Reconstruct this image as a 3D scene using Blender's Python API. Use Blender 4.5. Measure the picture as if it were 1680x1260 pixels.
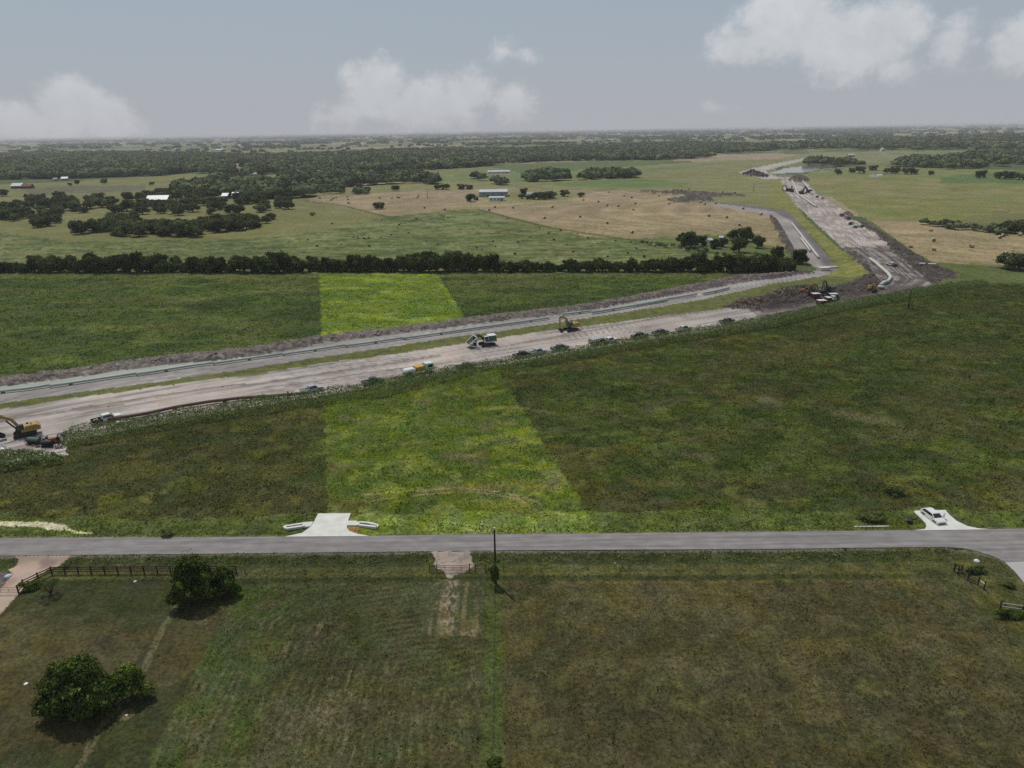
import bpy, math, random
import numpy as np
from mathutils import Vector, Matrix, Euler

random.seed(7); np.random.seed(7)
R = math.radians
scene = bpy.context.scene
for o in list(bpy.data.objects): bpy.data.objects.remove(o)

# ------------------------------------------------------------------ camera
CAM_H, FPX, PITCH, ROLL = 64.0, 1150.0, R(19.84), R(0.92)
cam_d = bpy.data.cameras.new("camera"); cam = bpy.data.objects.new("camera", cam_d)
scene.collection.objects.link(cam)
cam.matrix_world = Matrix.Translation((0, 0, CAM_H)) @ Matrix.Rotation(R(90) - PITCH, 4, 'X') @ Matrix.Rotation(-ROLL, 4, 'Z')
cam_d.sensor_width = 36.0; cam_d.lens = 36.0 * FPX / 1680.0
cam_d.clip_start = 0.5; cam_d.clip_end = 90000.0
scene.camera = cam
_M = cam.matrix_world.to_3x3()
C_R = np.array(_M.col[0]); C_U = np.array(_M.col[1]); C_F = -np.array(_M.col[2])
def G(px, py):
    """ground point (z=0) seen at a photograph pixel: used to survey the site from the photo"""
    d = C_F * FPX + C_R * (px - 840.0) + C_U * (630.0 - py)
    t = CAM_H / max(-d[2], 1e-3)
    return (float(d[0] * t), float(d[1] * t))
def GP(pts): return np.array([G(*p) for p in pts])

# ------------------------------------------------------------------ world, sun, exposure
SUN_EL, SUN_AZ = R(62), R(-34)           # azimuth from +Y, positive to +X
world = bpy.data.worlds.new("World"); scene.world = world; world.use_nodes = True
def srgb(c):
    return tuple(((v / 255.0) / 12.92 if v / 255.0 <= 0.04045 else ((v / 255.0 + 0.055) / 1.055) ** 2.4) for v in c)
def build_world():
    nt = world.node_tree; nt.nodes.clear(); L = nt.links.new
    def N(t, **k):
        n = nt.nodes.new(t)
        for a, b in k.items(): setattr(n, a, b)
        return n
    def M(op, a, b=None, c=None, clamp=False):
        n = N('ShaderNodeMath', operation=op); n.use_clamp = clamp
        for i, v in enumerate((a, b, c)):
            if v is None: continue
            if isinstance(v, (int, float)): n.inputs[i].default_value = v
            else: L(v, n.inputs[i])
        return n.outputs[0]
    out = N('ShaderNodeOutputWorld'); bg = N('ShaderNodeBackground'); L(bg.outputs[0], out.inputs[0])
    sky = N('ShaderNodeTexSky', sky_type='NISHITA'); sky.sun_disc = False
    sky.sun_elevation = SUN_EL; sky.sun_rotation = SUN_AZ
    sky.air_density = 1.0; sky.dust_density = 1.5; sky.ozone_density = 2.0; sky.altitude = 200
    bg.inputs[1].default_value = SKY_STRENGTH
    tc = N('ShaderNodeTexCoord'); sep = N('ShaderNodeSeparateXYZ'); L(tc.outputs['Generated'], sep.inputs[0])
    az = M('ARCTAN2', sep.outputs[0], sep.outputs[1]); el = M('ARCSINE', sep.outputs[2])
    # noise for cloud edges
    def noise(scale, det, rough=0.6, sy=1.0):
        mp = N('ShaderNodeMapping'); L(tc.outputs['Generated'], mp.inputs[0]); mp.inputs['Scale'].default_value = (1, 1, sy)
        n = N('ShaderNodeTexNoise'); L(mp.outputs[0], n.inputs['Vector'])
        n.inputs['Scale'].default_value = scale; n.inputs['Detail'].default_value = det; n.inputs['Roughness'].default_value = rough
        return n.outputs['Fac']
    n1 = noise(26, 9, 0.66, 1.2); n2 = noise(9, 3, 0.5, 2.0); n3 = noise(3, 2, 0.5, 4.0)
    blobs = []
    def dirof(px, py):
        d = C_F * FPX + C_R * (px - 840.0) + C_U * (630.0 - py); d = d / np.linalg.norm(d)
        return math.atan2(d[0], d[1]), math.asin(d[2])
    for (px, py, w, h, s) in CLOUDS:
        a, e = dirof(px, py)
        dx = M('DIVIDE', M('SUBTRACT', az, a), w / FPX); dy0 = M('SUBTRACT', el, e)
        dy = M('DIVIDE', dy0, h / FPX)
        q = M('SQRT', M('ADD', M('MULTIPLY', dx, dx), M('MULTIPLY', dy, dy)))
        blobs.append(M('MULTIPLY', M('SUBTRACT', 1.0, q), s))
    v = blobs[0]
    for b in blobs[1:]:
        n = N('ShaderNodeMath', operation='SMOOTH_MAX'); L(v, n.inputs[0]); L(b, n.inputs[1]); n.inputs[2].default_value = 0.15; v = n.outputs[0]
    v = M('ADD', v, M('MULTIPLY', M('SUBTRACT', n1, 0.5), 1.5))
    v = M('ADD', v, M('MULTIPLY', M('SUBTRACT', n2, 0.5), 0.4))
    mr = N('ShaderNodeMapRange', interpolation_type='SMOOTHSTEP'); L(v, mr.inputs[0])
    mr.inputs[1].default_value = -0.02; mr.inputs[2].default_value = 0.60; dens = mr.outputs[0]
    # haze band near the horizon swallows the cloud bases
    hz = M('POWER', M('SUBTRACT', 1.0, M('DIVIDE', M('MAXIMUM', el, 0.0), R(16.0)), clamp=True), 2.0, clamp=True)
    fade = M('MULTIPLY', dens, M('SUBTRACT', 1.0, M('MULTIPLY', hz, 0.68)))
    fade = M('MULTIPLY', fade, M('ADD', 0.28, M('MULTIPLY', n1, 0.95)), clamp=True)
    mx1 = N('ShaderNodeMix', data_type='RGBA'); L(M('ADD', 0.84, M('MULTIPLY', hz, 0.15)), mx1.inputs[0]); L(sky.outputs[0], mx1.inputs[6])
    # dull grey-blue veil, paler low down
    veil = N('ShaderNodeMix', data_type='RGBA'); L(M('MULTIPLY', hz, 1.0, clamp=True), veil.inputs[0])
    veil.inputs[6].default_value = (*[c * VEIL for c in srgb((146, 158, 168))], 1); veil.inputs[7].default_value = (*[c * VEIL for c in srgb((160, 162, 168))], 1)
    L(veil.outputs[2], mx1.inputs[7])
    mx2 = N('ShaderNodeMix', data_type='RGBA'); L(fade, mx2.inputs[0]); L(mx1.outputs[2], mx2.inputs[6])
    mx2.inputs[7].default_value = (*[c * VEIL for c in srgb((202, 203, 205))], 1)
    L(mx2.outputs[2], bg.inputs[0])
SKY_STRENGTH = 0.10
VEIL = 13.0      # radiance of the hazy air in the sky texture's own units
CLOUDS = [(30, 205, 60, 40, 1.0), (112, 178, 55, 50, 1.2), (180, 200, 55, 38, 1.1),
          (620, 150, 62, 58, 1.1), (560, 190, 55, 35, 0.8), (700, 175, 110, 48, 1.0), (765, 150, 62, 40, 1.0), (840, 170, 55, 32, 0.9),
          (835, 85, 52, 18, 0.42), (1180, 178, 36, 12, 0.4), (1110, 250, 30, 10, 0.2),
          (1215, 75, 58, 36, 1.0), (1300, 40, 95, 62, 1.25), (1400, 70, 100, 60, 1.15), (1470, 40, 60, 48, 1.0), (1562, 72, 36, 46, 0.9), (1470, 112, 50, 26, 0.6),
          (1680, 65, 44, 46, 1.1)]
build_world()
sun_d = bpy.data.lights.new("sun", 'SUN'); sun = bpy.data.objects.new("sun", sun_d); scene.collection.objects.link(sun)
sun_d.energy = 3.3; sun_d.angle = R(0.6); sun_d.color = (1.0, 0.94, 0.85)
sdir = Vector((math.sin(SUN_AZ) * math.cos(SUN_EL), math.cos(SUN_AZ) * math.cos(SUN_EL), math.sin(SUN_EL)))
sun.rotation_euler = sdir.to_track_quat('Z', 'Y').to_euler()
vs = scene.view_settings; vs.view_transform = 'Standard'; vs.look = 'None'; vs.gamma = 1; vs.exposure = -0.14; vs.use_curve_mapping = False
try:
    scene.cycles.volume_step_rate = 4; scene.cycles.volume_bounces = 0; scene.cycles.max_bounces = 6; scene.cycles.use_denoising = False; scene.cycles.transparent_max_bounces = 8
except Exception: pass

# ------------------------------------------------------------------ helpers
def mat(name, col, rough=0.8, metal=0.0, spec=0.3, noise=0.0, nscale=2.0, bump=0.0, emis=None, coat=0.0):
    """plain paint/earth colours are given as the sRGB of the material; noise mottles them"""
    m = bpy.data.materials.new(name); m.use_nodes = True; nt = m.node_tree; b = nt.nodes['Principled BSDF']
    c = (*srgb(col), 1)
    b.inputs['Base Color'].default_value = c; b.inputs['Roughness'].default_value = rough
    b.inputs['Metallic'].default_value = metal; b.inputs['Specular IOR Level'].default_value = spec
    if coat: b.inputs['Coat Weight'].default_value = coat
    if noise or bump:
        tc = nt.nodes.new('ShaderNodeTexCoord'); n = nt.nodes.new('ShaderNodeTexNoise')
        nt.links.new(tc.outputs['Object'], n.inputs['Vector']); n.inputs['Scale'].default_value = nscale; n.inputs['Detail'].default_value = 5
        if noise:
            mr = nt.nodes.new('ShaderNodeMapRange'); nt.links.new(n.outputs['Fac'], mr.inputs[0])
            mr.inputs[1].default_value = 0.3; mr.inputs[2].default_value = 0.7; mr.inputs[3].default_value = 1 - noise; mr.inputs[4].default_value = 1 + noise * 0.6
            h = nt.nodes.new('ShaderNodeVectorMath'); h.operation = 'SCALE'; h.inputs[0].default_value = c[:3]; nt.links.new(mr.outputs[0], h.inputs['Scale'])
            nt.links.new(h.outputs[0], b.inputs['Base Color'])
        if bump:
            bp = nt.nodes.new('ShaderNodeBump'); bp.inputs['Distance'].default_value = bump; bp.inputs['Strength'].default_value = 0.6
            nt.links.new(n.outputs['Fac'], bp.inputs['Height']); nt.links.new(bp.outputs[0], b.inputs['Normal'])
    return m

def link(o, parent=None):
    scene.collection.objects.link(o)
    if parent is not None: o.parent = parent
    return o
def tag(o, label=None, cat=None, group=None, kind=None):
    if label: o["label"] = label
    if cat: o["category"] = cat
    if group: o["group"] = group
    if kind: o["kind"] = kind
    return o
def empty(name, loc, rz=0.0, label=None, cat=None, group=None, scale=1.0):
    o = bpy.data.objects.new(name, None); link(o); o.location = loc; o.rotation_euler = (0, 0, rz); o.scale = (scale,) * 3
    o.empty_display_size = 0.5
    return tag(o, label, cat, group)
def copy_tree(root, loc, rz, scale, label=None, group=None):
    r = root.copy(); link(r); r.location = loc; r.rotation_euler = (0, 0, rz)
    r.scale = scale if hasattr(scale, '__len__') else (scale,) * 3
    if label: r["label"] = label
    if group: r["group"] = group
    for ch in root.children:
        c = ch.copy(); link(c); c.parent = r
        for g in ch.children:
            d = g.copy(); link(d); d.parent = c
    return r

class MB:
    def __init__(s): s.v = []; s.f = []
    def add(s, vs_, fs_):
        b = len(s.v); s.v.extend([tuple(map(float, p)) for p in vs_]); s.f.extend([tuple(i + b for i in f) for f in fs_]); return s
    def box(s, x0, x1, y0, y1, z0, z1, rot=None, piv=(0, 0, 0)):
        v = [(x, y, z) for x in (x0, x1) for y in (y0, y1) for z in (z0, z1)]
        if rot is not None:
            P = Vector(piv); v = [tuple(rot @ (Vector(p) - P) + P) for p in v]
        return s.add(v, [(0, 1, 3, 2), (4, 6, 7, 5), (0, 4, 5, 1), (2, 3, 7, 6), (0, 2, 6, 4), (1, 5, 7, 3)])
    def beam(s, a, b, w, h=None):
        a = Vector(a); b = Vector(b); d = (b - a).normalized(); h = h or w
        up = Vector((0, 0, 1)) if abs(d.z) < 0.95 else Vector((1, 0, 0))
        sd = d.cross(up).normalized() * w / 2; u = sd.cross(d).normalized() * h / 2
        v = [p + i * sd + j * u for p in (a, b) for i, j in ((-1, -1), (1, -1), (1, 1), (-1, 1))]
        return s.add(v, [(3, 2, 1, 0), (4, 5, 6, 7), (0, 1, 5, 4), (1, 2, 6, 5), (2, 3, 7, 6), (3, 0, 4, 7)])
    def tube(s, pts, r, n=8, caps=True):
        pts = [Vector(p) for p in pts]; rs = r if hasattr(r, '__len__') else [r] * len(pts); b = len(s.v); prev = None
        for i, p in enumerate(pts):
            d = (pts[min(i + 1, len(pts) - 1)] - pts[max(i - 1, 0)]).normalized()
            up = prev if prev is not None else (Vector((0, 0, 1)) if abs(d.z) < 0.9 else Vector((1, 0, 0)))
            sd = d.cross(up).normalized(); u = sd.cross(d).normalized(); prev = u
            for k in range(n):
                a = 2 * math.pi * k / n; s.v.append(tuple(p + sd * math.cos(a) * rs[i] + u * math.sin(a) * rs[i]))
        for i in range(len(pts) - 1):
            for k in range(n):
                k2 = (k + 1) % n; s.f.append((b + i * n + k, b + i * n + k2, b + (i + 1) * n + k2, b + (i + 1) * n + k))
        if caps:
            s.f.append(tuple(b + k for k in range(n))[::-1]); s.f.append(tuple(b + (len(pts) - 1) * n + k for k in range(n)))
        return s
    def cyl(s, a, b, r, n=14): return s.tube([a, b], r, n)
    def prism(s, prof, y0, y1, inset=None):
        """profile of (x,z) points extruded across y; inset(x,z)->y shrink at a point"""
        n = len(prof); ins = [inset(x, z) if inset else 0.0 for x, z in prof]
        v = [(x, y0 + i, z) for (x, z), i in zip(prof, ins)] + [(x, y1 - i, z) for (x, z), i in zip(prof, ins)]
        f = [tuple(range(n)), tuple(range(2 * n - 1, n - 1, -1))] + [(i, i + n, (i + 1) % n + n, (i + 1) % n) for i in range(n)]
        return s.add(v, f)
    def build(s, name, m, parent=None, loc=None, smooth=False, bevel=0.0):
        me = bpy.data.meshes.new(name); me.from_pydata(s.v, [], s.f); me.update()
        import bmesh
        bm = bmesh.new(); bm.from_mesh(me); bmesh.ops.recalc_face_normals(bm, faces=bm.faces)
        if bevel:
            es = [e for e in bm.edges if len(e.link_faces) == 2 and e.calc_face_angle(0) > 0.6]
            bmesh.ops.bevel(bm, geom=es, offset=bevel, segments=2, affect='EDGES', clamp_overlap=True)
        bm.to_mesh(me); bm.free()
        if smooth: me.polygons.foreach_set('use_smooth', [True] * len(me.polygons))
        me.materials.append(m); o = bpy.data.objects.new(name, me); link(o, parent)
        if loc is not None: o.location = loc
        return o

def np_mesh(name, verts, faces, m, col=None, rgh=None, smooth=False):
    """fast mesh from numpy arrays; faces (n,3) or (n,4)"""
    me = bpy.data.meshes.new(name); k = faces.shape[1]
    me.vertices.add(len(verts)); me.vertices.foreach_set('co', np.ascontiguousarray(verts, dtype=np.float32).ravel())
    me.loops.add(faces.size); me.loops.foreach_set('vertex_index', np.ascontiguousarray(faces, dtype=np.int32).ravel())
    me.polygons.add(len(faces)); me.polygons.foreach_set('loop_start', np.arange(0, faces.size, k, dtype=np.int32))
    me.polygons.foreach_set('loop_total', np.full(len(faces), k, dtype=np.int32))
    if smooth: me.polygons.foreach_set('use_smooth', np.ones(len(faces), dtype=bool))
    me.update(calc_edges=True)
    if col is not None:
        a = me.color_attributes.new('Col', 'FLOAT_COLOR', 'POINT')
        a.data.foreach_set('color', np.concatenate([col, np.ones((len(col), 1))], 1).astype(np.float32).ravel())
    if rgh is not None:
        a = me.attributes.new('Rgh', 'FLOAT', 'POINT'); a.data.foreach_set('value', rgh.astype(np.float32))
    me.materials.append(m)
    return bpy.data.objects.new(name, me)

# ------------------------------------------------------------------ numpy noise and polygon tools
def _hash(ix, iy, seed):
    h = (ix.astype(np.int64) * 374761393 + iy.astype(np.int64) * 668265263 + seed * 974634777) & 0xFFFFFFFF
    h = ((h ^ (h >> 13)) * 1274126177) & 0xFFFFFFFF
    return ((h ^ (h >> 16)) & 0xFFFFFF).astype(np.float64) / 0xFFFFFF
def vnoise(x, y, seed=0):
    xi = np.floor(x); yi = np.floor(y); fx = x - xi; fy = y - yi
    fx = fx * fx * (3 - 2 * fx); fy = fy * fy * (3 - 2 * fy)
    a = _hash(xi, yi, seed); b = _hash(xi + 1, yi, seed); c = _hash(xi, yi + 1, seed); d = _hash(xi + 1, yi + 1, seed)
    return (a * (1 - fx) + b * fx) * (1 - fy) + (c * (1 - fx) + d * fx) * fy
def fbm(x, y, s, o=3, seed=0):
    """0..1, feature size s metres"""
    t = 0.0; a = 1.0; n = 0.0
    ca, sa = math.cos(0.6), math.sin(0.6); x = x / s; y = y / s
    for k in range(o):
        t = t + a * vnoise(x, y, seed + k * 17); n += a; a *= 0.55; x, y = (x * ca - y * sa) * 2.03 + 5.2, (x * sa + y * ca) * 2.03 - 3.1
    return t / n
def inpoly(x, y, P):
    """mask of points in polygon P (k,2)"""
    m = np.zeros(x.shape, bool); x0, y0 = P.min(0); x1, y1 = P.max(0)
    idx = np.nonzero((x >= x0) & (x <= x1) & (y >= y0) & (y <= y1))[0]
    if len(idx) == 0: return m
    X = x[idx]; Y = y[idx]; c = np.zeros(len(idx), bool); j = len(P) - 1
    for i in range(len(P)):
        xi, yi = P[i]; xj, yj = P[j]
        if yi != yj:
            c ^= ((yi > Y) != (yj > Y)) & (X < (xj - xi) * (Y - yi) / (yj - yi) + xi)
        j = i
    m[idx] = c; return m
def dline(x, y, L, pad):
    """distance to polyline L for points within pad of it (inf elsewhere), and side (+left)"""
    d = np.full(x.shape, 1e9); side = np.zeros(x.shape)
    for a, b in zip(L[:-1], L[1:]):
        x0, x1 = min(a[0], b[0]) - pad, max(a[0], b[0]) + pad; y0, y1 = min(a[1], b[1]) - pad, max(a[1], b[1]) + pad
        idx = np.nonzero((x >= x0) & (x <= x1) & (y >= y0) & (y <= y1))[0]
        if len(idx) == 0: continue
        X = x[idx] - a[0]; Y = y[idx] - a[1]; ux, uy = b[0] - a[0], b[1] - a[1]; l2 = ux * ux + uy * uy + 1e-9
        t = np.clip((X * ux + Y * uy) / l2, 0, 1); dd = np.hypot(X - t * ux, Y - t * uy); s = np.sign(ux * Y - uy * X)
        b_ = dd < d[idx]; d[idx[b_]] = dd[b_]; side[idx[b_]] = s[b_]
    return d, side
def sm(v, a, b): t = np.clip((v - a) / (b - a), 0, 1); return t * t * (3 - 2 * t)

# ------------------------------------------------------------------ GROUND: one terrain sheet out to the horizon, surveyed land cover
MAIN_LINE = GP([(-400, 790), (0, 715), (125, 690), (420, 640), (640, 604), (840, 573), (1065, 540), (1215, 515), (1300, 502), (1400, 488), (1480, 477), (1506, 458), (1475, 432), (1420, 398), (1370, 360), (1332, 325), (1302, 295)])
SEC_LINE = GP([(-400, 688), (0, 647), (225, 614), (420, 592), (645, 556), (840, 532), (1000, 508), (1160, 478), (1345, 447), (1325, 405), (1290, 362), (1262, 347), (1167, 333)])
BANK_LINE = GP([(-400, 674), (0, 627), (125, 610), (250, 593), (420, 576), (527, 557), (670, 540), (840, 518), (940, 507), (1015, 496), (1115, 477), (1215, 457), (1330, 447)])
POLY = {}
POLY['main'] = GP([(-400, 745), (0, 672), (125, 652), (225, 640), (325, 625), (420, 614), (527, 596), (595, 588), (732, 568), (840, 551), (945, 537), (1065, 522), (1215, 502), (1285, 500), (1380, 487), (1435, 479), (1452, 472), (1430, 458), (1410, 435), (1372, 397), (1342, 370), (1310, 340), (1287, 312), (1280, 292), (1300, 290), (1320, 295), (1342, 320), (1380, 342), (1410, 370), (1445, 392), (1467, 415), (1500, 440), (1527, 458), (1530, 470), (1500, 480), (1440, 490), (1360, 503), (1260, 526), (1165, 542), (1065, 558), (1000, 568), (915, 582), (840, 596), (740, 608), (660, 622), (595, 638), (530, 650), (420, 666), (350, 676), (275, 690), (192, 708), (107, 724), (112, 745), (60, 752), (0, 762), (-400, 830)])
POLY['sec'] = GP([(-400, 704), (0, 662), (150, 641), (225, 631), (420, 603), (527, 586), (645, 568), (745, 553), (840, 541), (990, 517), (1090, 502), (1160, 490), (1260, 467), (1355, 452), (1375, 441), (1360, 421), (1327, 384), (1305, 359), (1290, 345), (1260, 341), (1167, 330), (1167, 336), (1215, 346), (1258, 353), (1275, 368), (1297, 409), (1322, 428), (1343, 443), (1260, 457), (1215, 462), (1090, 485), (940, 512), (840, 522), (645, 547), (525, 562), (420, 582), (250, 600), (100, 617), (0, 632), (-400, 680)])
POLY['bank'] = GP([(-400, 683), (0, 635), (250, 602), (420, 584), (525, 564), (645, 549), (840, 524), (940, 514), (1090, 487), (1215, 464), (1335, 449), (1335, 445), (1297, 443), (1215, 450), (1115, 470), (1015, 488), (940, 501), (840, 513), (670, 534), (527, 551), (420, 569), (250, 586), (125, 604), (0, 620), (-400, 667)])
POLY['bank2'] = GP([(1205, 500), (1240, 492), (1280, 487), (1317, 478), (1380, 467), (1425, 455), (1400, 428), (1385, 412), (1405, 418), (1432, 455), (1450, 472), (1436, 481), (1380, 488), (1320, 499), (1270, 508), (1235, 512)])
POLY['bank3'] = GP([(1402, 362), (1414, 362), (1442, 380), (1470, 399), (1512, 427), (1545, 440), (1572, 446), (1566, 456), (1545, 458), (1540, 468), (1527, 464), (1500, 441), (1467, 415), (1443, 391)])
POLY['bank4'] = GP([(1262, 353), (1275, 362), (1290, 388), (1302, 410), (1325, 430), (1300, 426), (1284, 400), (1268, 368)])
POLY['bank5'] = GP([(1040, 314), (1110, 313), (1215, 319), (1222, 322), (1165, 324), (1172, 331), (1110, 333), (1090, 328), (1130, 322)])
POLY['farroad'] = GP([(1254, 294), (1210, 283), (1235, 276), (1290, 265), (1330, 257.5), (1332, 260), (1290, 271), (1255, 280), (1264, 287), (1288, 292)])
POLY['pond1'] = GP([(1262, 285), (1290, 277), (1330, 272), (1400, 274.5), (1340, 279), (1310, 284)])
POLY['pond2'] = GP([(1418, 288.5), (1436, 286.5), (1455, 287.5), (1440, 289.5)])
POLY['pond3'] = GP([(1555, 238), (1640, 234), (1720, 235), (1720, 238), (1620, 239)])
POLY['gravel'] = GP([(22, 910), (120, 910), (104, 921), (85, 931), (60, 947), (33, 972), (8, 1000), (-150, 1150), (-260, 1150), (-10, 972), (0, 966), (14, 950), (19, 944), (15, 933), (25, 926), (30, 918)])
POLY['gate_drive'] = GP([(705, 904), (775, 903), (772, 915), (776, 927), (762, 940), (738, 946), (725, 938), (708, 927), (712, 915)])
ROAD_TOP = [(-700, 887), (0, 883), (420, 881), (620, 879), (840, 876.5), (1260, 873), (1500, 870), (1680, 867.5), (2400, 856)]
ROAD_BOT = [(-700, 916), (0, 912), (420, 908), (840, 903), (1260, 901), (1545, 897.5)]
JUNCT = [(1580, 899.5), (1605, 905), (1632, 914), (1650, 923)]
POLY['road'] = GP(ROAD_TOP + [(2400, 930), (1850, 930), (1690, 921)] + JUNCT[::-1] + ROAD_BOT[::-1])
POLY['side'] = GP([(1649, 923.2), (1690, 921.2), (1800, 990), (1990, 1120), (1830, 1120), (1690, 968), (1665, 938)])

def gpoly(name, x, y, amp=0.0, s=3.0, seed=1):
    P = POLY[name]
    if amp: x = x + (fbm(x, y, s, 3, seed) - 0.5) * 2 * amp; y = y + (fbm(x, y, s, 3, seed + 50) - 0.5) * 2 * amp
    return inpoly(x, y, P)

SMALL_RIDGES = [(GP([(447, 627), (560, 610), (720, 584)]), 0.9, 0.55), (GP([(120, 672), (250, 652), (400, 631)]), 0.9, 0.45), (GP([(840, 566), (900, 556), (1110, 516)]), 0.8, 0.45),
                (GP([(470, 634), (600, 612), (760, 592)]), 0.6, 0.3), (GP([(1100, 519), (1160, 512), (1260, 498)]), 1.0, 0.6), (GP([(0, 690), (90, 678), (200, 664)]), 0.8, 0.35)]
BANK2_LINE = GP([(1225, 502), (1290, 493), (1370, 479), (1430, 467), (1415, 440), (1395, 418)])
BANK3_LINE = GP([(1406, 364), (1433, 380), (1468, 405), (1512, 436), (1548, 450), (1570, 453)])
def terrain(x, y):
    """height of the bare terrain, vectorised"""
    r = np.hypot(x, y)
    z = 14.0 * sm(r, 2600, 7000) * (fbm(x, y, 1900, 3, 5) - 0.42) * (y > -500)
    near = 1 - sm(r, 600, 1500)
    z = z + near * 0.25 * (fbm(x, y, 14, 2, 9) - 0.5)
    # roadside ditch and flat road bench
    xs = np.clip(x, -400, 400)
    d, sd = dline(x, y, GP(ROAD_BOT), 25); z = z - 0.45 * np.exp(-((d - 2.4) / 1.3) ** 2) * (sd < 0)
    d, sd = dline(x, y, GP(ROAD_TOP[:-1]), 25); z = z - 0.30 * np.exp(-((d - 2.0) / 1.2) ** 2) * (sd > 0)
    d, sd = dline(x, y, BANK_LINE, 14)
    z = z + (0.2 + 1.1 * fbm(x, y, 5, 2, 3) + 0.8 * (fbm(x, y, 1.1, 2, 4) - 0.5)) * (1 - sm(d, 1.2, 4.6))
    d, sd = dline(x, y, BANK2_LINE, 20)
    z = z + (0.4 + 2.2 * fbm(x, y, 8, 2, 33) + 1.6 * (fbm(x, y, 2.2, 2, 4) - 0.5)) * (1 - sm(d, 1.5, 8))
    d, sd = dline(x, y, BANK3_LINE, 20)
    z = z + (0.2 + 2.2 * fbm(x, y, 8, 2, 43) + 1.6 * (fbm(x, y, 2.5, 2, 4) - 0.5)) * (1 - sm(d, 1.5, 7.5))
    m = gpoly('bank4', x, y) | gpoly('bank5', x, y); z = z + m * (0.6 + 1.6 * fbm(x, y, 6, 2, 47))
    for L, w, h in SMALL_RIDGES:
        d, _ = dline(x, y, L, 6); z = z + h * (1 - sm(d, 0.1, w)) * (0.5 + fbm(x, y, 1.3, 2, 8))
    flat = inpoly(x, y, POLY['road']) | inpoly(x, y, POLY['side']) | inpoly(x, y, POLY['conc1']) | inpoly(x, y, POLY['conc2'])
    z = np.where(flat, -0.12, z)
    return z
POLY['conc1'] = GP([(467, 881), (495, 875), (504, 869), (510, 864), (516, 855), (522, 843), (575.5, 842.5), (571, 855), (569, 866), (573, 872), (585, 876), (606, 880)])
POLY['conc2'] = GP([(1500, 870.8), (1510, 869.3), (1517, 868.5), (1520, 864), (1519, 859), (1512, 852), (1499, 840), (1502, 838.3), (1516, 838), (1517.5, 835.7), (1527, 835.3), (1532, 837.5), (1551, 837.2), (1557.5, 845), (1570, 855.5), (1587.5, 863.8), (1605, 867.5), (1626, 869)])
def H1(x, y): return float(terrain(np.array([float(x)]), np.array([float(y)]))[0])
def HP(px, py):
    x, y = G(px, py); return (x, y, H1(x, y))

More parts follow.
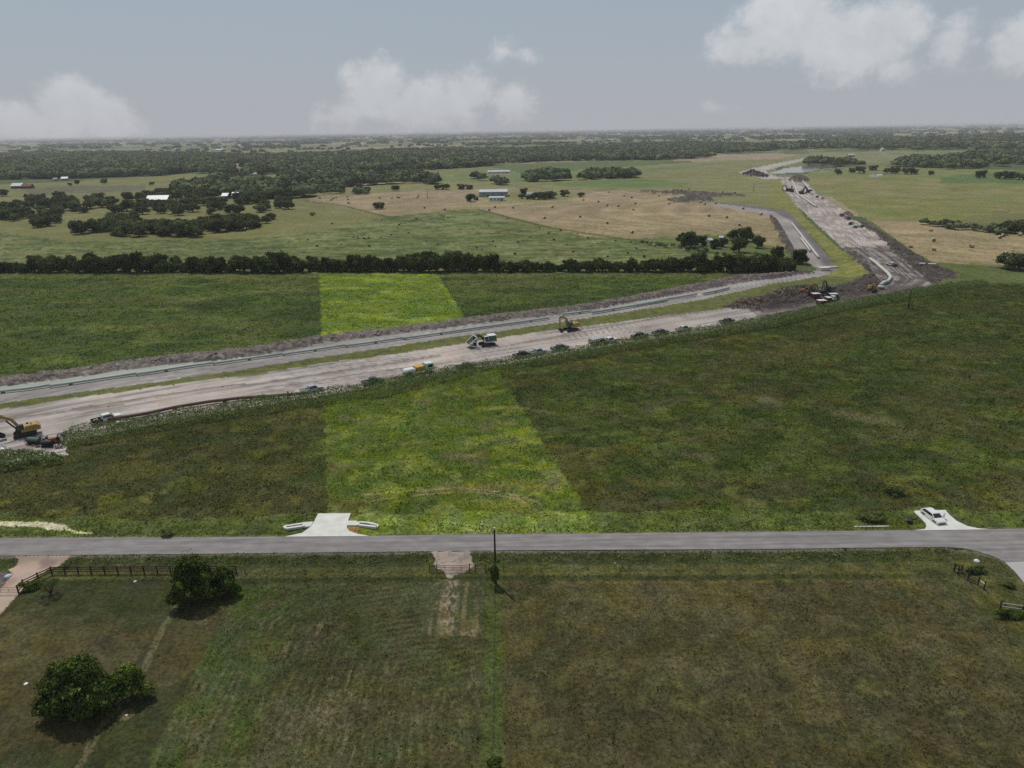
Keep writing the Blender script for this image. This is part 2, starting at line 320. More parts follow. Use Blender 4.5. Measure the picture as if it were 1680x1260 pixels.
def paint(x, y):
    """land cover: zone id, colour (as sRGB 0..255) and grass coarseness for points on the terrain"""
    n = len(x); r = np.hypot(x, y)
    col = np.zeros((n, 3)); rg = np.full(n, 0.15); zone = np.zeros(n, np.int32)
    def put(m, c, a=1.0):
        aa = (m * a)[:, None] if not np.isscalar(a) or m.dtype != bool else (m.astype(float) * a)[:, None]
        col[:] = col * (1 - aa) + np.array(c, float)[None] * aa
    # -- far patchwork of fields
    wx = x + 90 * (fbm(x, y, 500, 2, 71) - 0.5); wy = y + 90 * (fbm(x, y, 500, 2, 72) - 0.5)
    ca, sa = math.cos(0.35), math.sin(0.35); u = wx * ca + wy * sa; v = -wx * sa + wy * ca
    cell = _hash(np.floor(u / 430), np.floor(v / 300 + 3 * _hash(np.floor(u / 430), 0 * u, 4)), 77)
    pal = np.array([(84, 96, 64), (112, 106, 78), (74, 86, 56), (97, 102, 72), (122, 112, 90), (66, 78, 52), (92, 98, 66), (104, 104, 70)], float)
    col[:] = pal[(cell * 7.99).astype(int)]
    def P(name, pts, c, amp=1.0, s=6.0, rgh=None, seed=3):
        Pw = GP(pts); xx = x + (fbm(x, y, s, 2, seed) - 0.5) * 2 * amp; yy = y + (fbm(x, y, s, 2, seed + 9) - 0.5) * 2 * amp
        m = inpoly(xx, yy, Pw); put(m, c)
        if rgh is not None: rg[m] = rgh
        return m
    def mott(m, c, s, lo, hi, a, seed, stretch=(1, 1), o=3):
        f = sm(fbm(x * stretch[0], y * stretch[1], s, o, seed), lo, hi) * a; put(m.astype(float) * f, c, 1.0)
    allm = np.ones(n, bool)
    P('a', [(-600, 312), (0, 305), (300, 286), (440, 286), (505, 300), (505, 330), (640, 357), (520, 382), (410, 393), (120, 396), (-600, 392)], (98, 98, 64), 4, 20)
    m = P('a', [(60, 322), (35, 312), (110, 305), (240, 304), (236, 312), (120, 318)], (84, 84, 70), 3, 15)
    P('a', [(640, 300), (700, 298), (840, 290), (860, 285), (1200, 262), (1272, 262), (1272, 290), (1290, 330), (1262, 343), (1215, 336), (1100, 312), (990, 311), (840, 308), (740, 312), (505, 324), (500, 312)], (102, 102, 66), 4, 20)
    P('a', [(640, 291), (800, 287), (1000, 279), (1200, 268), (1160, 272), (1000, 290), (860, 299), (820, 300), (700, 297)], (88, 98, 66), 5, 30)
    P('a', [(860, 303), (1040, 292), (1130, 300), (1120, 306), (990, 308)], (80, 96, 58), 6, 25)
    m_w = P('wave', [(-600, 395), (0, 380), (120, 396), (410, 392), (520, 381), (640, 354), (770, 343), (800, 345), (900, 373), (1050, 393), (1120, 400), (1300, 430), (1310, 449), (0, 449), (-600, 456)], (82, 92, 58), 2, 8, 0.6)
    mott(m_w, (108, 112, 74), 13, 0.45, 0.62, 0.6, 21, (0.5, 1)); mott(m_w, (64, 80, 48), 9, 0.52, 0.68, 0.7, 22, (0.5, 1)); mott(m_w, (112, 106, 76), 30, 0.58, 0.7, 0.6, 27); mott(m_w, (56, 68, 42), 3.2, 0.52, 0.68, 0.75, 151, (0.35, 1)); mott(m_w, (114, 118, 84), 3.0, 0.56, 0.7, 0.55, 152, (0.35, 1))
    m = P('hayL', [(505, 324), (560, 319), (740, 311), (830, 312), (850, 330), (775, 343), (637, 356), (560, 337)], (118, 104, 81), 1, 8, 0.12)
    m_h = m
    P('yard', [(775, 318), (830, 312), (930, 312), (950, 320), (930, 328), (830, 333), (790, 333)], (104, 104, 64), 2, 8)
    m_h = m_h | P('hayC', [(783, 343), (820, 333), (930, 328), (990, 312), (1110, 312), (1170, 334), (1215, 344), (1262, 352), (1298, 402), (1290, 412), (1190, 386), (1115, 390), (1050, 392), (960, 388), (900, 372)], (121, 106, 84), 1.2, 8, 0.12)
    P('a', [(1020, 392), (1115, 387), (1200, 382), (1240, 395), (1290, 412), (1290, 440), (1120, 402), (1060, 394)], (80, 90, 54), 2, 8, 0.4)
    m_y = P('R', [(1322, 292), (1420, 290), (1700, 297), (2400, 298), (2400, 380), (1700, 386), (1512, 364), (1425, 363), (1380, 332), (1340, 310)], (102, 102, 60), 2, 10, 0.2)
    mott(m_y, (84, 88, 50), 7, 0.52, 0.68, 0.5, 153, (0.3, 1)); mott(m_y, (114, 106, 70), 60, 0.45, 0.6, 0.6, 25); mott(m_y, (88, 98, 54), 45, 0.55, 0.65, 0.6, 26)
    P('a', [(1560, 366), (1600, 352), (1720, 350), (1900, 352), (1900, 372), (1650, 372)], (92, 86, 62), 4, 12)
    P('a', [(1590, 349), (1660, 345), (1650, 350)], (90, 76, 58), 2, 8)
    P('a', [(1330, 281), (1440, 272), (1700, 280), (1900, 282), (1900, 296), (1700, 296), (1420, 290), (1322, 292)], (94, 100, 62), 4, 20)
    P('a', [(1540, 300), (1545, 290), (1700, 276), (1900, 276), (1900, 304), (1700, 302)], (72, 90, 52), 3, 20)
    P('a', [(1272, 262), (1330, 250), (1500, 247), (1680, 249), (1700, 262), (1540, 262), (1330, 272)], (102, 104, 72), 6, 30)
    P('a', [(1440, 251), (1640, 249), (1640, 254), (1500, 254)], (82, 96, 62), 6, 30)
    m_h2 = P('hayR', [(1430, 363), (1525, 367), (1585, 378), (1680, 389), (1900, 412), (1900, 443), (1680, 439), (1530, 432), (1485, 406), (1455, 382)], (126, 110, 87), 0.8, 6, 0.12)
    P('a', [(1425, 363), (1455, 381), (1486, 405), (1530, 431), (1700, 437), (1900, 443), (2400, 446), (2400, 500), (1600, 478), (1545, 470), (1500, 440), (1450, 392)], (76, 86, 50), 1.5, 6, 0.5)
    P('strip', [(1262, 352), (1264, 292), (1283, 292), (1292, 320), (1315, 350), (1350, 385), (1400, 428), (1428, 454), (1380, 468), (1280, 487), (1200, 500), (1345, 452), (1375, 440), (1360, 420), (1330, 385), (1300, 355)], (104, 104, 56), 1.0, 6, 0.3)
    # -- meadow beyond the construction corridor
    m_f = P('F', [(-600, 456), (0, 449), (1330, 447), (1215, 458), (1110, 480), (940, 508), (840, 522), (670, 543), (527, 560), (420, 580), (250, 600), (0, 634), (-600, 710)], (60, 75, 32), 0.6, 3, 0.8)
    mott(m_f, (80, 92, 42), 9, 0.48, 0.64, 0.7, 31, (0.45, 1)); mott(m_f, (46, 62, 32), 6, 0.5, 0.65, 0.7, 32, (0.5, 1)); mott(m_f, (84, 84, 50), 22, 0.55, 0.68, 0.5, 33, (0.5, 1))
    d, _ = dline(x, y, GP([(-400, 460), (0, 454), (1280, 451)]), 9); put(m_f * (1 - sm(d, 2, 8)), (92, 94, 60), 0.6)
    P('med', [(-600, 700), (0, 655), (420, 600), (645, 566), (840, 540), (990, 516), (1160, 489), (1345, 450), (1430, 458), (1380, 480), (1215, 504), (1065, 524), (840, 553), (595, 589), (420, 616), (0, 675), (-600, 790)], (84, 88, 54), 1.2, 4, 0.5)
    mott(allm & (zone == 0) & (r < 500) & (y > 120), (60, 72, 38), 3.0, 0.55, 0.7, 0.35, 35)
    # -- meadow between the corridor and the county road
    m_n = P('N', [(-600, 830), (-100, 760), (0, 740), (107, 724), (420, 668), (840, 598), (1065, 560), (1260, 530), (1440, 492), (1530, 470), (1640, 464), (2400, 476), (2400, 858), (1680, 868), (840, 877), (0, 884), (-600, 887)], (56, 67, 28), 0.5, 3, 0.9)
    mott(m_n, (96, 98, 44), 3, 0.62, 0.72, 0.45, 154, (0.5, 1)); mott(m_n, (88, 66, 40), 9, 0.62, 0.72, 0.4, 155, (0.5, 1))
    left = m_n & (x < G(528, 700)[0])
    near_road = m_n & (y < G(840, 790)[1])
    mott(m_n, (70, 80, 36), 7, 0.50, 0.66, 0.65, 41, (0.6, 1)); mott(m_n, (46, 58, 26), 5, 0.5, 0.66, 0.7, 42, (0.7, 1)); mott(m_n, (74, 68, 44), 14, 0.55, 0.66, 0.55, 43, (0.7, 1))
    put(left.astype(float), (60, 58, 34), 0.65); mott(left, (80, 68, 44), 8, 0.48, 0.62, 0.7, 44); mott(left, (50, 62, 32), 6, 0.5, 0.62, 0.6, 45); mott(left, (78, 82, 36), 5, 0.6, 0.7, 0.6, 46)
    mott(near_road, (68, 64, 42), 6, 0.46, 0.62, 0.65, 47, (0.6, 1.3)); mott(near_road, (90, 92, 40), 4, 0.58, 0.68, 0.6, 48)
    # -- highlight over the surveyed parcel, painted in as brighter yellow-green grass colour (an odd-shaped plot between the road and the far treeline)
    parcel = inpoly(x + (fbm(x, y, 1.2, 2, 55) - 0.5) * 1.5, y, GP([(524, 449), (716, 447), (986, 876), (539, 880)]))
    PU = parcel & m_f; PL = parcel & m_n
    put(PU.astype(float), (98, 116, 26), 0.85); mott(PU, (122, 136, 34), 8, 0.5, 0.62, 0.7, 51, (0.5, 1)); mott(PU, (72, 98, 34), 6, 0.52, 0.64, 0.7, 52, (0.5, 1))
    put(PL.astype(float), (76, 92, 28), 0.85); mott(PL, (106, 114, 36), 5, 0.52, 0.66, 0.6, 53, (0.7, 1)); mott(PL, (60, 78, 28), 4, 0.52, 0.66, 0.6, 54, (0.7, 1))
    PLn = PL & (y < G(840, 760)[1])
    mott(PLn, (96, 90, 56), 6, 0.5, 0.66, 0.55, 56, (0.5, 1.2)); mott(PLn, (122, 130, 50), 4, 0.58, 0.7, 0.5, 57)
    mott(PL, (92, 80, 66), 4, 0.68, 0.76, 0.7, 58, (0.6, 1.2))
    # verge along the north side of the road
    d, sd = dline(x, y, GP(ROAD_TOP[:-1]), 30); vg = m_n & (d < 7 + 5 * (fbm(x, y, 6, 2, 61) - 0.5)); put(vg.astype(float), (68, 82, 38), 0.75); mott(vg, (88, 100, 50), 1.5, 0.5, 0.66, 0.6, 62, (0.5, 1))
    put((vg & parcel).astype(float), (100, 118, 44), 0.7); mott(vg & parcel, (128, 142, 60), 1.5, 0.55, 0.68, 0.5, 63, (0.5, 1))  # verge inside the parcel takes the same painted-in highlight
    rg[vg] = 0.5
    # white sandy wash on the left
    L = GP([(-60, 856), (0, 859), (60, 860), (100, 864), (125, 871), (150, 873)]); d, _ = dline(x, y, L, 4)
    put((d < 0.25 + 1.1 * fbm(x, y, 1.6, 2, 65) * (x < L[3][0] + 1)).astype(float), (186, 178, 160), 0.9)
    # bare tracks in the plot, next to the road
    for L in ([(590, 812), (680, 806), (760, 800), (830, 808), (880, 822), (905, 842)], [(596, 822), (690, 812), (780, 806), (850, 818), (893, 846)]):
        d, _ = dline(x, y, GP(L), 3); put(((d < 0.35) & (fbm(x, y, 1.4, 2, 66) > 0.42)).astype(float), (134, 114, 92), 0.7)
    # pale bare streak in the right-hand meadow
    for (a, b, w, c) in (((1385, 678), (1450, 692), 5, (98, 92, 76)), ((1060, 665), (1110, 656), 4, (70, 70, 50)), ((740, 748), (785, 750), 3.0, (96, 82, 74)), ((1130, 746), (1160, 750), 3, (84, 78, 66)), ((1255, 655), (1275, 662), 2.4, (96, 90, 72))):
        d, _ = dline(x, y, GP([a, b]), 12); put((1 - sm(d + 3 * (fbm(x, y, 2.5, 3, 67) - 0.5), w * 0.2, w)), c, 0.75)
    # ---------------- south of the road
    s_all = P('S', [(-900, 916), (0, 912), (420, 908), (840, 903), (1260, 901), (1545, 897.5), (1700, 930), (2400, 900), (2400, 1900), (-1500, 1900)], (68, 66, 42), 0, 3, 0.45)
    near = s_all
    dB, sB = dline(x, y, GP(ROAD_BOT + JUNCT + [(1690, 968), (1830, 1120)]), 60)
    # right-hand pasture, browner towards its middle
    Rm = P('Rp', [(812, 940), (1250, 934), (1560, 934), (1640, 995), (1900, 1090), (2200, 1900), (806, 1900), (806, 1260)], (75, 68, 44), 0.6, 3, 0.5)
    cx, cy = G(1290, 1120); q = np.hypot((x - cx) / 36, (y - cy) / 19)
    put(Rm * (1 - sm(q + 0.5 * (fbm(x, y, 9, 3, 81) - 0.5), 0.55, 1.15)), (66, 56, 42), 0.85)
    mott(Rm, (84, 82, 50), 6, 0.50, 0.64, 0.55, 82); mott(Rm, (58, 66, 38), 4, 0.56, 0.68, 0.6, 83); mott(Rm, (94, 90, 58), 1.0, 0.55, 0.7, 0.35, 84)
    # middle field
    Mm = P('Mp', [(402, 940), (700, 936), (806, 938), (808, 1260), (806, 1900), (-400, 1900), (235, 1262), (330, 1080)], (70, 71, 44), 0.5, 3, 0.4)
    L = GP([(150, 1500), (235, 1262), (330, 1080), (410, 950)]); d, sd = dline(x, y, L, 26); lush = Mm * (1 - sm(d + 5 * (fbm(x, y, 4, 3, 85) - 0.5), 5, 13)); put(lush, (62, 78, 40), 0.95)
    mott(lush > 0.4, (76, 92, 50), 0.9, 0.5, 0.66, 0.5, 86)
    top = Mm * (1 - sm(G(500, 945)[1] - y, 2, 14)); put(top, (60, 74, 38), 0.75)
    mott(Mm, (60, 72, 44), 5, 0.52, 0.64, 0.6, 87); mott(Mm, (76, 70, 50), 4, 0.52, 0.66, 0.5, 88)
    # mower rounds
    L = GP([(300, 1500), (395, 1190), (470, 1040), (560, 975), (680, 958), (700, 957)]); d, sd = dline(x, y, L, 30)
    dd = d * sd; st = np.sin(2 * math.pi * dd / 1.15 + 1.2 * (fbm(x, y, 8, 2, 89) - 0.5) + 2.5 * fbm(x, y, 1.2, 2, 189)); put(Mm * (d < 28) * sm(st, 0.1, 0.9) * sm(fbm(x, y, 3, 2, 90), 0.35, 0.6), (90, 94, 58), 0.38)
    put(Mm * (d < 28) * sm(-st, 0.3, 0.9) * sm(fbm(x, y, 3, 2, 91), 0.35, 0.6), (48, 54, 32), 0.38)
    # straw streaks running away from the road
    f = fbm(x * 1.0, y * 0.10, 0.42, 2, 92); g = sm(fbm(x, y, 7, 2, 93), 0.48, 0.62)
    put((Mm & (y < G(600, 1010)[1])) * sm(f, 0.66, 0.8) * g, (112, 104, 76), 0.6); mott(Mm & (y < G(600, 1100)[1]), (104, 96, 74), 0.35, 0.60, 0.76, 0.5, 94, (1, 0.35))
    # mown square behind the pipe gate
    Q = P('Q', [(688, 946), (806, 944), (805, 1042), (690, 1044)], (80, 79, 55), 0.25, 1.5, 0.10)
    Qs = fbm(x * 1.0, y * 0.05, 0.9, 2, 95); put(Q * sm(Qs, 0.45, 0.6), (100, 94, 70), 0.65); put(Q * sm(-Qs, -0.5, -0.38), (54, 66, 42), 0.6)
    d, _ = dline(x, y, GP([(742, 946), (738, 980), (735, 1030)]), 4); put(Q * (1 - sm(d, 0.6, 1.8)) * (fbm(x, y * 0.5, 0.35, 2, 96) > 0.55), (142, 128, 112), 0.65)
    mott(Q, (124, 112, 92), 0.35, 0.64, 0.76, 0.5, 97, (1, 0.5)); d, _ = dline(x, y, GP([(800, 950), (804, 1040), (770, 1040)]), 3); put((1 - sm(d, 0.2, 1.3)) * (fbm(x, y, 0.6, 2, 98) > 0.5), (140, 124, 100), 0.6)
    d, _ = dline(x, y, GP([(690, 944), (735, 948), (745, 950)]), 3); put((d < 0.9) * (fbm(x, y, 0.8, 2, 99) > 0.4) * 1.0, (160, 140, 122), 0.7)
    # unmown strip along the cross fence
    d, _ = dline(x, y, GP([(811, 946), (808, 1260), (806, 1900)]), 6); put((1 - sm(d + 0.8 * (fbm(x, y, 2, 2, 100) - 0.5), 0.8, 1.9)), (70, 84, 38), 0.9); rg[d < 1.6] = 0.6
    # lawn
    Lm = P('L', [(-900, 985), (0, 1004), (35, 972), (85, 943), (402, 941), (330, 1078), (235, 1262), (-100, 1900), (-1500, 1900)], (72, 63, 42), 0.3, 2, 0.10)
    mott(Lm, (50, 60, 34), 11, 0.46, 0.60, 0.8, 101); mott(Lm, (78, 70, 46), 7, 0.54, 0.66, 0.6, 102); mott(Lm, (46, 54, 34), 1.8, 0.56, 0.68, 0.35, 103, (1, 0.5))
    d, _ = dline(x, y, GP([(85, 943), (402, 941)]), 3); put(Lm * (1 - sm(d, 0.4, 1.5)) * (fbm(x, y, 1.4, 2, 104) > 0.45), (122, 106, 84), 0.8)
    for L in ([(292, 985), (280, 1012), (262, 1040), (245, 1075), (238, 1100)], [(205, 1150), (175, 1182), (150, 1222), (128, 1262), (100, 1330)]):
        d, _ = dline(x, y, GP(L), 4); k = d < 0.28 + 0.35 * fbm(x, y, 1.5, 2, 105); put(k * (fbm(x, y, 0.35, 2, 106) > 0.36) * 1.0, (102, 94, 74), 0.6); put(((d < 1.2) & ~k).astype(float), (52, 60, 38), 0.35)
    q = np.hypot(x - G(207, 1173)[0], y - G(207, 1173)[1]); put((q < 0.9) * 1.0, (118, 104, 78), 0.5)
    for (px_, py_, rr) in ((345, 1010, 2.0), (500, 1185, 3.2), (560, 1160, 3.0), (300, 1195, 1.6), (900, 905, 2.5)):
        a, b = G(px_, py_); q = np.hypot(x - a, y - b); put((q < rr) * (fbm(x, y, 0.4, 2, 107) > 0.52) * 1.0, (108, 98, 80), 0.4)
    # verge and ditch south of the road, fence row
    vs_ = s_all & (dB < 7.6); put(vs_.astype(float), (54, 66, 34), 0.8); mott(vs_, (74, 84, 44), 1.6, 0.5, 0.66, 0.6, 108, (0.6, 1.2)); rg[vs_] = 0.55
    put(s_all * sm(dB, 3.6, 4.6) * (1 - sm(dB, 6.4, 7.6)), (84, 86, 50), 0.75); mott(s_all & (dB > 3.8) & (dB < 9) & (x > G(900, 930)[0]), (94, 96, 50), 1.4, 0.45, 0.6, 0.7, 109)
    put(s_all * sm(dB, 6.6, 7.2) * (1 - sm(dB, 7.8, 8.6)), (46, 54, 30), 0.6)
    put((dB < 0.45 + 0.5 * fbm(x, y, 1.5, 2, 110)) * s_all, (112, 104, 94), 0.75)
    d2, _ = dline(x, y, GP(ROAD_TOP[:-1]), 6); put((d2 < 0.3 + 0.5 * fbm(x, y, 1.5, 2, 111)) * m_n, (104, 98, 84), 0.7)
    # right verge round the corner
    c = s_all & (x > G(1480, 930)[0]) & (dB < 16); put(c.astype(float), (82, 84, 46), 0.5); mott(c, (60, 66, 38), 2, 0.5, 0.62, 0.6, 112)
    a, b = G(1595, 905); q = np.hypot((x - a) / 6, (y - b) / 1.8); put((q < 1) * 1.0, (92, 84, 78), 0.3)
    # gravel patch by the left drive
    g = inpoly(x, y, GP([(-60, 938), (14, 940), (17, 945), (12, 952), (-5, 968), (-80, 990)])); put(g.astype(float), (104, 98, 100), 1); 
    # dark green hay-field borders, windrows
    hh = m_h | m_h2; ca, sa = math.cos(-0.28), math.sin(-0.28)
    for mm, an, sp in ((m_h, 0.10, 7.0), (m_h2, -0.55, 6.0)):
        vv = -x * math.sin(an) + y * math.cos(an); st = np.sin(2 * math.pi * vv / sp + 2 * (fbm(x, y, 40, 2, 113) - 0.5)); put(mm * sm(st, 0.0, 1.0), (148, 132, 104), 0.35); put(mm * sm(-st, 0.2, 1.0), (108, 102, 72), 0.40)
    mott(hh, (114, 108, 76), 35, 0.5, 0.62, 0.5, 114); mott(hh, (146, 130, 102), 22, 0.55, 0.65, 0.4, 115)
    for L in ([(502, 330), (560, 337), (637, 356)], [(637, 356), (700, 350), (775, 343)], [(785, 344), (900, 373), (1015, 391), (1090, 401), (1200, 410), (1290, 425)]):
        d, _ = dline(x, y, GP(L), 8); put((1 - sm(d, 0.8, 3.2)), (60, 62, 42), 0.75)
    for L in ([(840, 308), (960, 311), (1100, 314), (1210, 320)], [(505, 311), (620, 305), (760, 302)]):
        d, _ = dline(x, y, GP(L), 10); put((1 - sm(d, 1.5, 5)), (70, 72, 50), 0.6)
    # ------------- earthworks
    mw = gpoly('main', x, y, 1.1, 4, 11); sw = gpoly('sec', x, y, 0.7, 4, 12); fr = gpoly('farroad', x, y, 2, 12, 13)
    bk = gpoly('bank', x, y, 0.9, 3, 14); bk2 = gpoly('bank2', x, y, 2.5, 7, 15) | gpoly('bank3', x, y, 2.5, 7, 16) | gpoly('bank4', x, y, 1.5, 6, 17) | gpoly('bank5', x, y, 2, 6, 18)
    dm = np.full(n, 1e9)
    def streaks(line, mask, w):
        """wheel-track noise that follows the line"""
        idx = np.nonzero(mask)[0]; X = x[idx]; Y = y[idx]; best = np.full(len(idx), 1e9); al = np.zeros(len(idx)); cr = np.zeros(len(idx)); acc = 0.0
        for a, b in zip(line[:-1], line[1:]):
            ux, uy = b - a; l = math.hypot(ux, uy); ux /= l; uy /= l; dx = X - a[0]; dy = Y - a[1]; t = np.clip(dx * ux + dy * uy, 0, l)
            q = np.hypot(dx - t * ux, dy - t * uy); k = q < best; best[k] = q[k]; al[k] = acc + t[k]; cr[k] = (ux * dy - uy * dx)[k]; acc += l
        f = np.zeros(n); f[idx] = fbm(cr * 1.0 + 0.6 * np.sin(al / 17.0), al * 0.022, w, 3, 19); g = np.zeros(n); g[idx] = fbm(cr, al * 0.05, w * 3, 2, 20)
        cc = np.zeros(n); cc[idx] = cr
        return f, g, cc
    zone[mw] = 1; zone[sw] = 2; zone[fr] = 1
    put((mw | fr).astype(float), (160, 152, 146)); put(sw.astype(float), (138, 133, 130))
    f, g, cc = streaks(MAIN_LINE, mw, 0.75)
    f2 = fbm(cc, np.hypot(x, y) * 0.05, 0.38, 2, 190); put(mw * sm(f2, 0.60, 0.75), (128, 118, 112), 0.35); put(mw * sm(f, 0.56, 0.72), (104, 96, 93), 0.75); put(mw * sm(-f, -0.42, -0.28), (188, 178, 170), 0.6); put(mw * sm(g, 0.54, 0.68), (134, 124, 120), 0.7)
    edge = gpoly('main', x, y, 0.0); 
    mott(mw, (122, 118, 100), 7, 0.60, 0.70, 0.4, 121); mott(mw, (176, 162, 152), 18, 0.5, 0.64, 0.5, 120)
    # the churned wet clay of the bend
    bend = mw & (x > G(1225, 505)[0]) & (y < G(1420, 405)[1]); put(bend.astype(float), (120, 112, 107), 0.8); mott(bend, (64, 58, 56), 5, 0.5, 0.62, 0.7, 141); mott(mw & (y > G(1420, 415)[1]), (124, 114, 108), 6, 0.52, 0.62, 0.6, 142); put(bend * sm(f, 0.48, 0.6), (70, 64, 64), 0.7); put(bend * sm(-f, -0.44, -0.32), (150, 142, 138), 0.5)
    dk, _ = dline(x, y, GP([(1240, 512), (1350, 495), (1440, 482), (1500, 470)]), 14); put(mw * (1 - sm(dk + 4 * (fbm(x, y, 3, 2, 122) - 0.5), 1, 6)) * (x > G(1240, 505)[0]), (76, 70, 68), 0.7)
    for L in SMALL_RIDGES:
        d, _ = dline(x, y, L[0], 4); put(mw * (1 - sm(d, 0.3, L[1])), (112, 100, 96), 0.8)
    f, g, cc = streaks(SEC_LINE, sw, 0.7); put(sw * sm(f, 0.56, 0.7), (104, 100, 100), 0.6); put(sw * sm(-f, -0.44, -0.3), (168, 164, 158), 0.5)
    le = sw & (x < G(420, 600)[0]); put(le * sm(cc, 0.3, 1.4), (150, 158, 148), 0.75)
    far2 = sw & (y > G(1340, 448)[1]); put(far2.astype(float), (140, 132, 130), 0.8); put(far2 * sm(-cc, 1.5, 5), (96, 90, 92), 0.85)
    rg[mw | sw] = 0.12; rg[bend] = 0.5
    zone[bk | bk2] = 3
    put(bk.astype(float), (104, 96, 91)); mott(bk, (64, 58, 60), 1.6, 0.46, 0.6, 0.8, 123); mott(bk, (142, 134, 128), 1.3, 0.6, 0.72, 0.8, 124)
    dk = bk & (x > G(950, 500)[0]); put(dk.astype(float), (70, 62, 62), 0.7)
    put(bk2.astype(float), (70, 63, 60)); mott(bk2, (104, 96, 92), 2.5, 0.50, 0.62, 0.75, 125); mott(bk2, (74, 78, 52), 6, 0.6, 0.68, 0.6, 126)
    rg[bk | bk2] = 0.5
    g = inpoly(x, y, GP([(569, 862), (588, 862), (590, 868), (586, 875), (573, 874)])) & (zone == 0); put(g.astype(float), (140, 112, 78), .9); mott(g, (180, 150, 110), .8, .5, .6, .7, 140)
    gv = gpoly('gravel', x, y, 0.25, 1.2, 21) | gpoly('gate_drive', x, y, 0.7, 1.6, 22)
    zone[gv] = 4; put(gv.astype(float), (146, 126, 110)); mott(gv, (126, 108, 98), 3, 0.5, 0.62, 0.6, 127); mott(gv, (170, 152, 134), 5, 0.52, 0.64, 0.6, 128); rg[gv] = 0.05
    g2 = gpoly('gate_drive', x, y, 0.7, 1.6, 22); mott(g2, (96, 84, 72), 0.5, 0.55, 0.66, 0.7, 129); put(g2.astype(float), (150, 142, 134), 0.45)
    pd = gpoly('pond1', x, y, 3, 20, 23) | gpoly('pond2', x, y, 2, 10, 24) | gpoly('pond3', x, y, 6, 40, 25)
    zone[pd] = 5; put(pd.astype(float), (120, 124, 122))
    fine = 0.90 + 0.20 * fbm(x, y, 25, 3, 130); col *= fine[:, None]
    gx = col.mean(1, keepdims=True); g0 = (zone == 0) & (gx[:, 0] < 88); col[:, 1] = np.where(g0, np.maximum(col[:, 1], col[:, 0] * np.where(s_all, .97, 1.0)), col[:, 1]); col[:, 2] = np.where(g0, col[:, 2] * .90, col[:, 2])
    lin = col / 255.0; lin = np.where(lin <= 0.04045, lin / 12.92, ((lin + 0.055) / 1.055) ** 2.4)
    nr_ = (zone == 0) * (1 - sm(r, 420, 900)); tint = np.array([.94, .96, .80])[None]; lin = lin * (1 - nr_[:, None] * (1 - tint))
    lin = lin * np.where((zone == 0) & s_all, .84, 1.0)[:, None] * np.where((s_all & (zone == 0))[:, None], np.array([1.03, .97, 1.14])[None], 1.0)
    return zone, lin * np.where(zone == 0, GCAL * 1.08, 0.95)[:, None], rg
GCAL = 1.12

def earth_mat(name, s_fine, s_mid, amp, bump=1.0, hue=((0.60, 0.52, 0.34), 0.0)):
    m = bpy.data.materials.new(name); m.use_nodes = True; nt = m.node_tree; b = nt.nodes['Principled BSDF']; L = nt.links.new
    b.inputs['Roughness'].default_value = 0.95; b.inputs['Specular IOR Level'].default_value = 0.08
    at = nt.nodes.new('ShaderNodeAttribute'); at.attribute_name = 'Col'; rg = nt.nodes.new('ShaderNodeAttribute'); rg.attribute_name = 'Rgh'
    geo = nt.nodes.new('ShaderNodeNewGeometry')
    def noise(s, det, r=0.6, st=(1, 1, 1)):
        mp = nt.nodes.new('ShaderNodeMapping'); L(geo.outputs['Position'], mp.inputs[0]); mp.inputs['Scale'].default_value = st
        n = nt.nodes.new('ShaderNodeTexNoise'); L(mp.outputs[0], n.inputs['Vector']); n.inputs['Scale'].default_value = 1.0 / s; n.inputs['Detail'].default_value = det; n.inputs['Roughness'].default_value = r
        return n.outputs['Fac']
    def mr(v, lo, hi, a, c):
        n = nt.nodes.new('ShaderNodeMapRange'); L(v, n.inputs[0]); n.inputs[1].default_value = lo; n.inputs[2].default_value = hi; n.inputs[3].default_value = a; n.inputs[4].default_value = c; return n.outputs[0]
    def mul(a, b_):
        n = nt.nodes.new('ShaderNodeMath'); n.operation = 'MULTIPLY'; L(a, n.inputs[0]); L(b_, n.inputs[1]) if not isinstance(b_, float) else setattr(n.inputs[1], 'default_value', b_); return n.outputs[0]
    f1 = noise(s_fine, 3, 0.75); f2 = noise(s_mid, 4); f3 = noise(s_mid * 6, 3)
    k = mul(mul(mr(f1, 0.34, 0.66, 1 - amp, 1 + amp), mr(f2, 0.3, 0.7, 1 - amp * 0.75, 1 + amp * 0.75)), mr(f3, 0.3, 0.7, 0.88, 1.12))
    sc = nt.nodes.new('ShaderNodeVectorMath'); sc.operation = 'SCALE'; L(at.outputs['Color'], sc.inputs[0]); L(k, sc.inputs['Scale'])
    hs = nt.nodes.new('ShaderNodeHueSaturation'); L(sc.outputs[0], hs.inputs['Color']); L(mr(noise(s_mid * 1.7, 3), 0.35, 0.65, 0.480, 0.504), hs.inputs['Hue']); L(mr(noise(s_mid * 2.3, 3), 0.35, 0.65, 0.78, 1.02), hs.inputs['Saturation'])
    L(hs.outputs[0], b.inputs['Base Color'])
    bp = nt.nodes.new('ShaderNodeBump'); bp.inputs['Strength'].default_value = bump
    ad = nt.nodes.new('ShaderNodeMath'); ad.operation = 'ADD'; L(f1, ad.inputs[0]); L(mul(f2, 2.0), ad.inputs[1]); sb = nt.nodes.new('ShaderNodeMath'); sb.operation = 'SUBTRACT'; L(ad.outputs[0], sb.inputs[0]); sb.inputs[1].default_value = 1.5; L(mul(sb.outputs[0], rg.outputs['Fac']), bp.inputs['Height']); bp.inputs['Distance'].default_value = 0.45
    L(bp.outputs[0], b.inputs['Normal']); return m

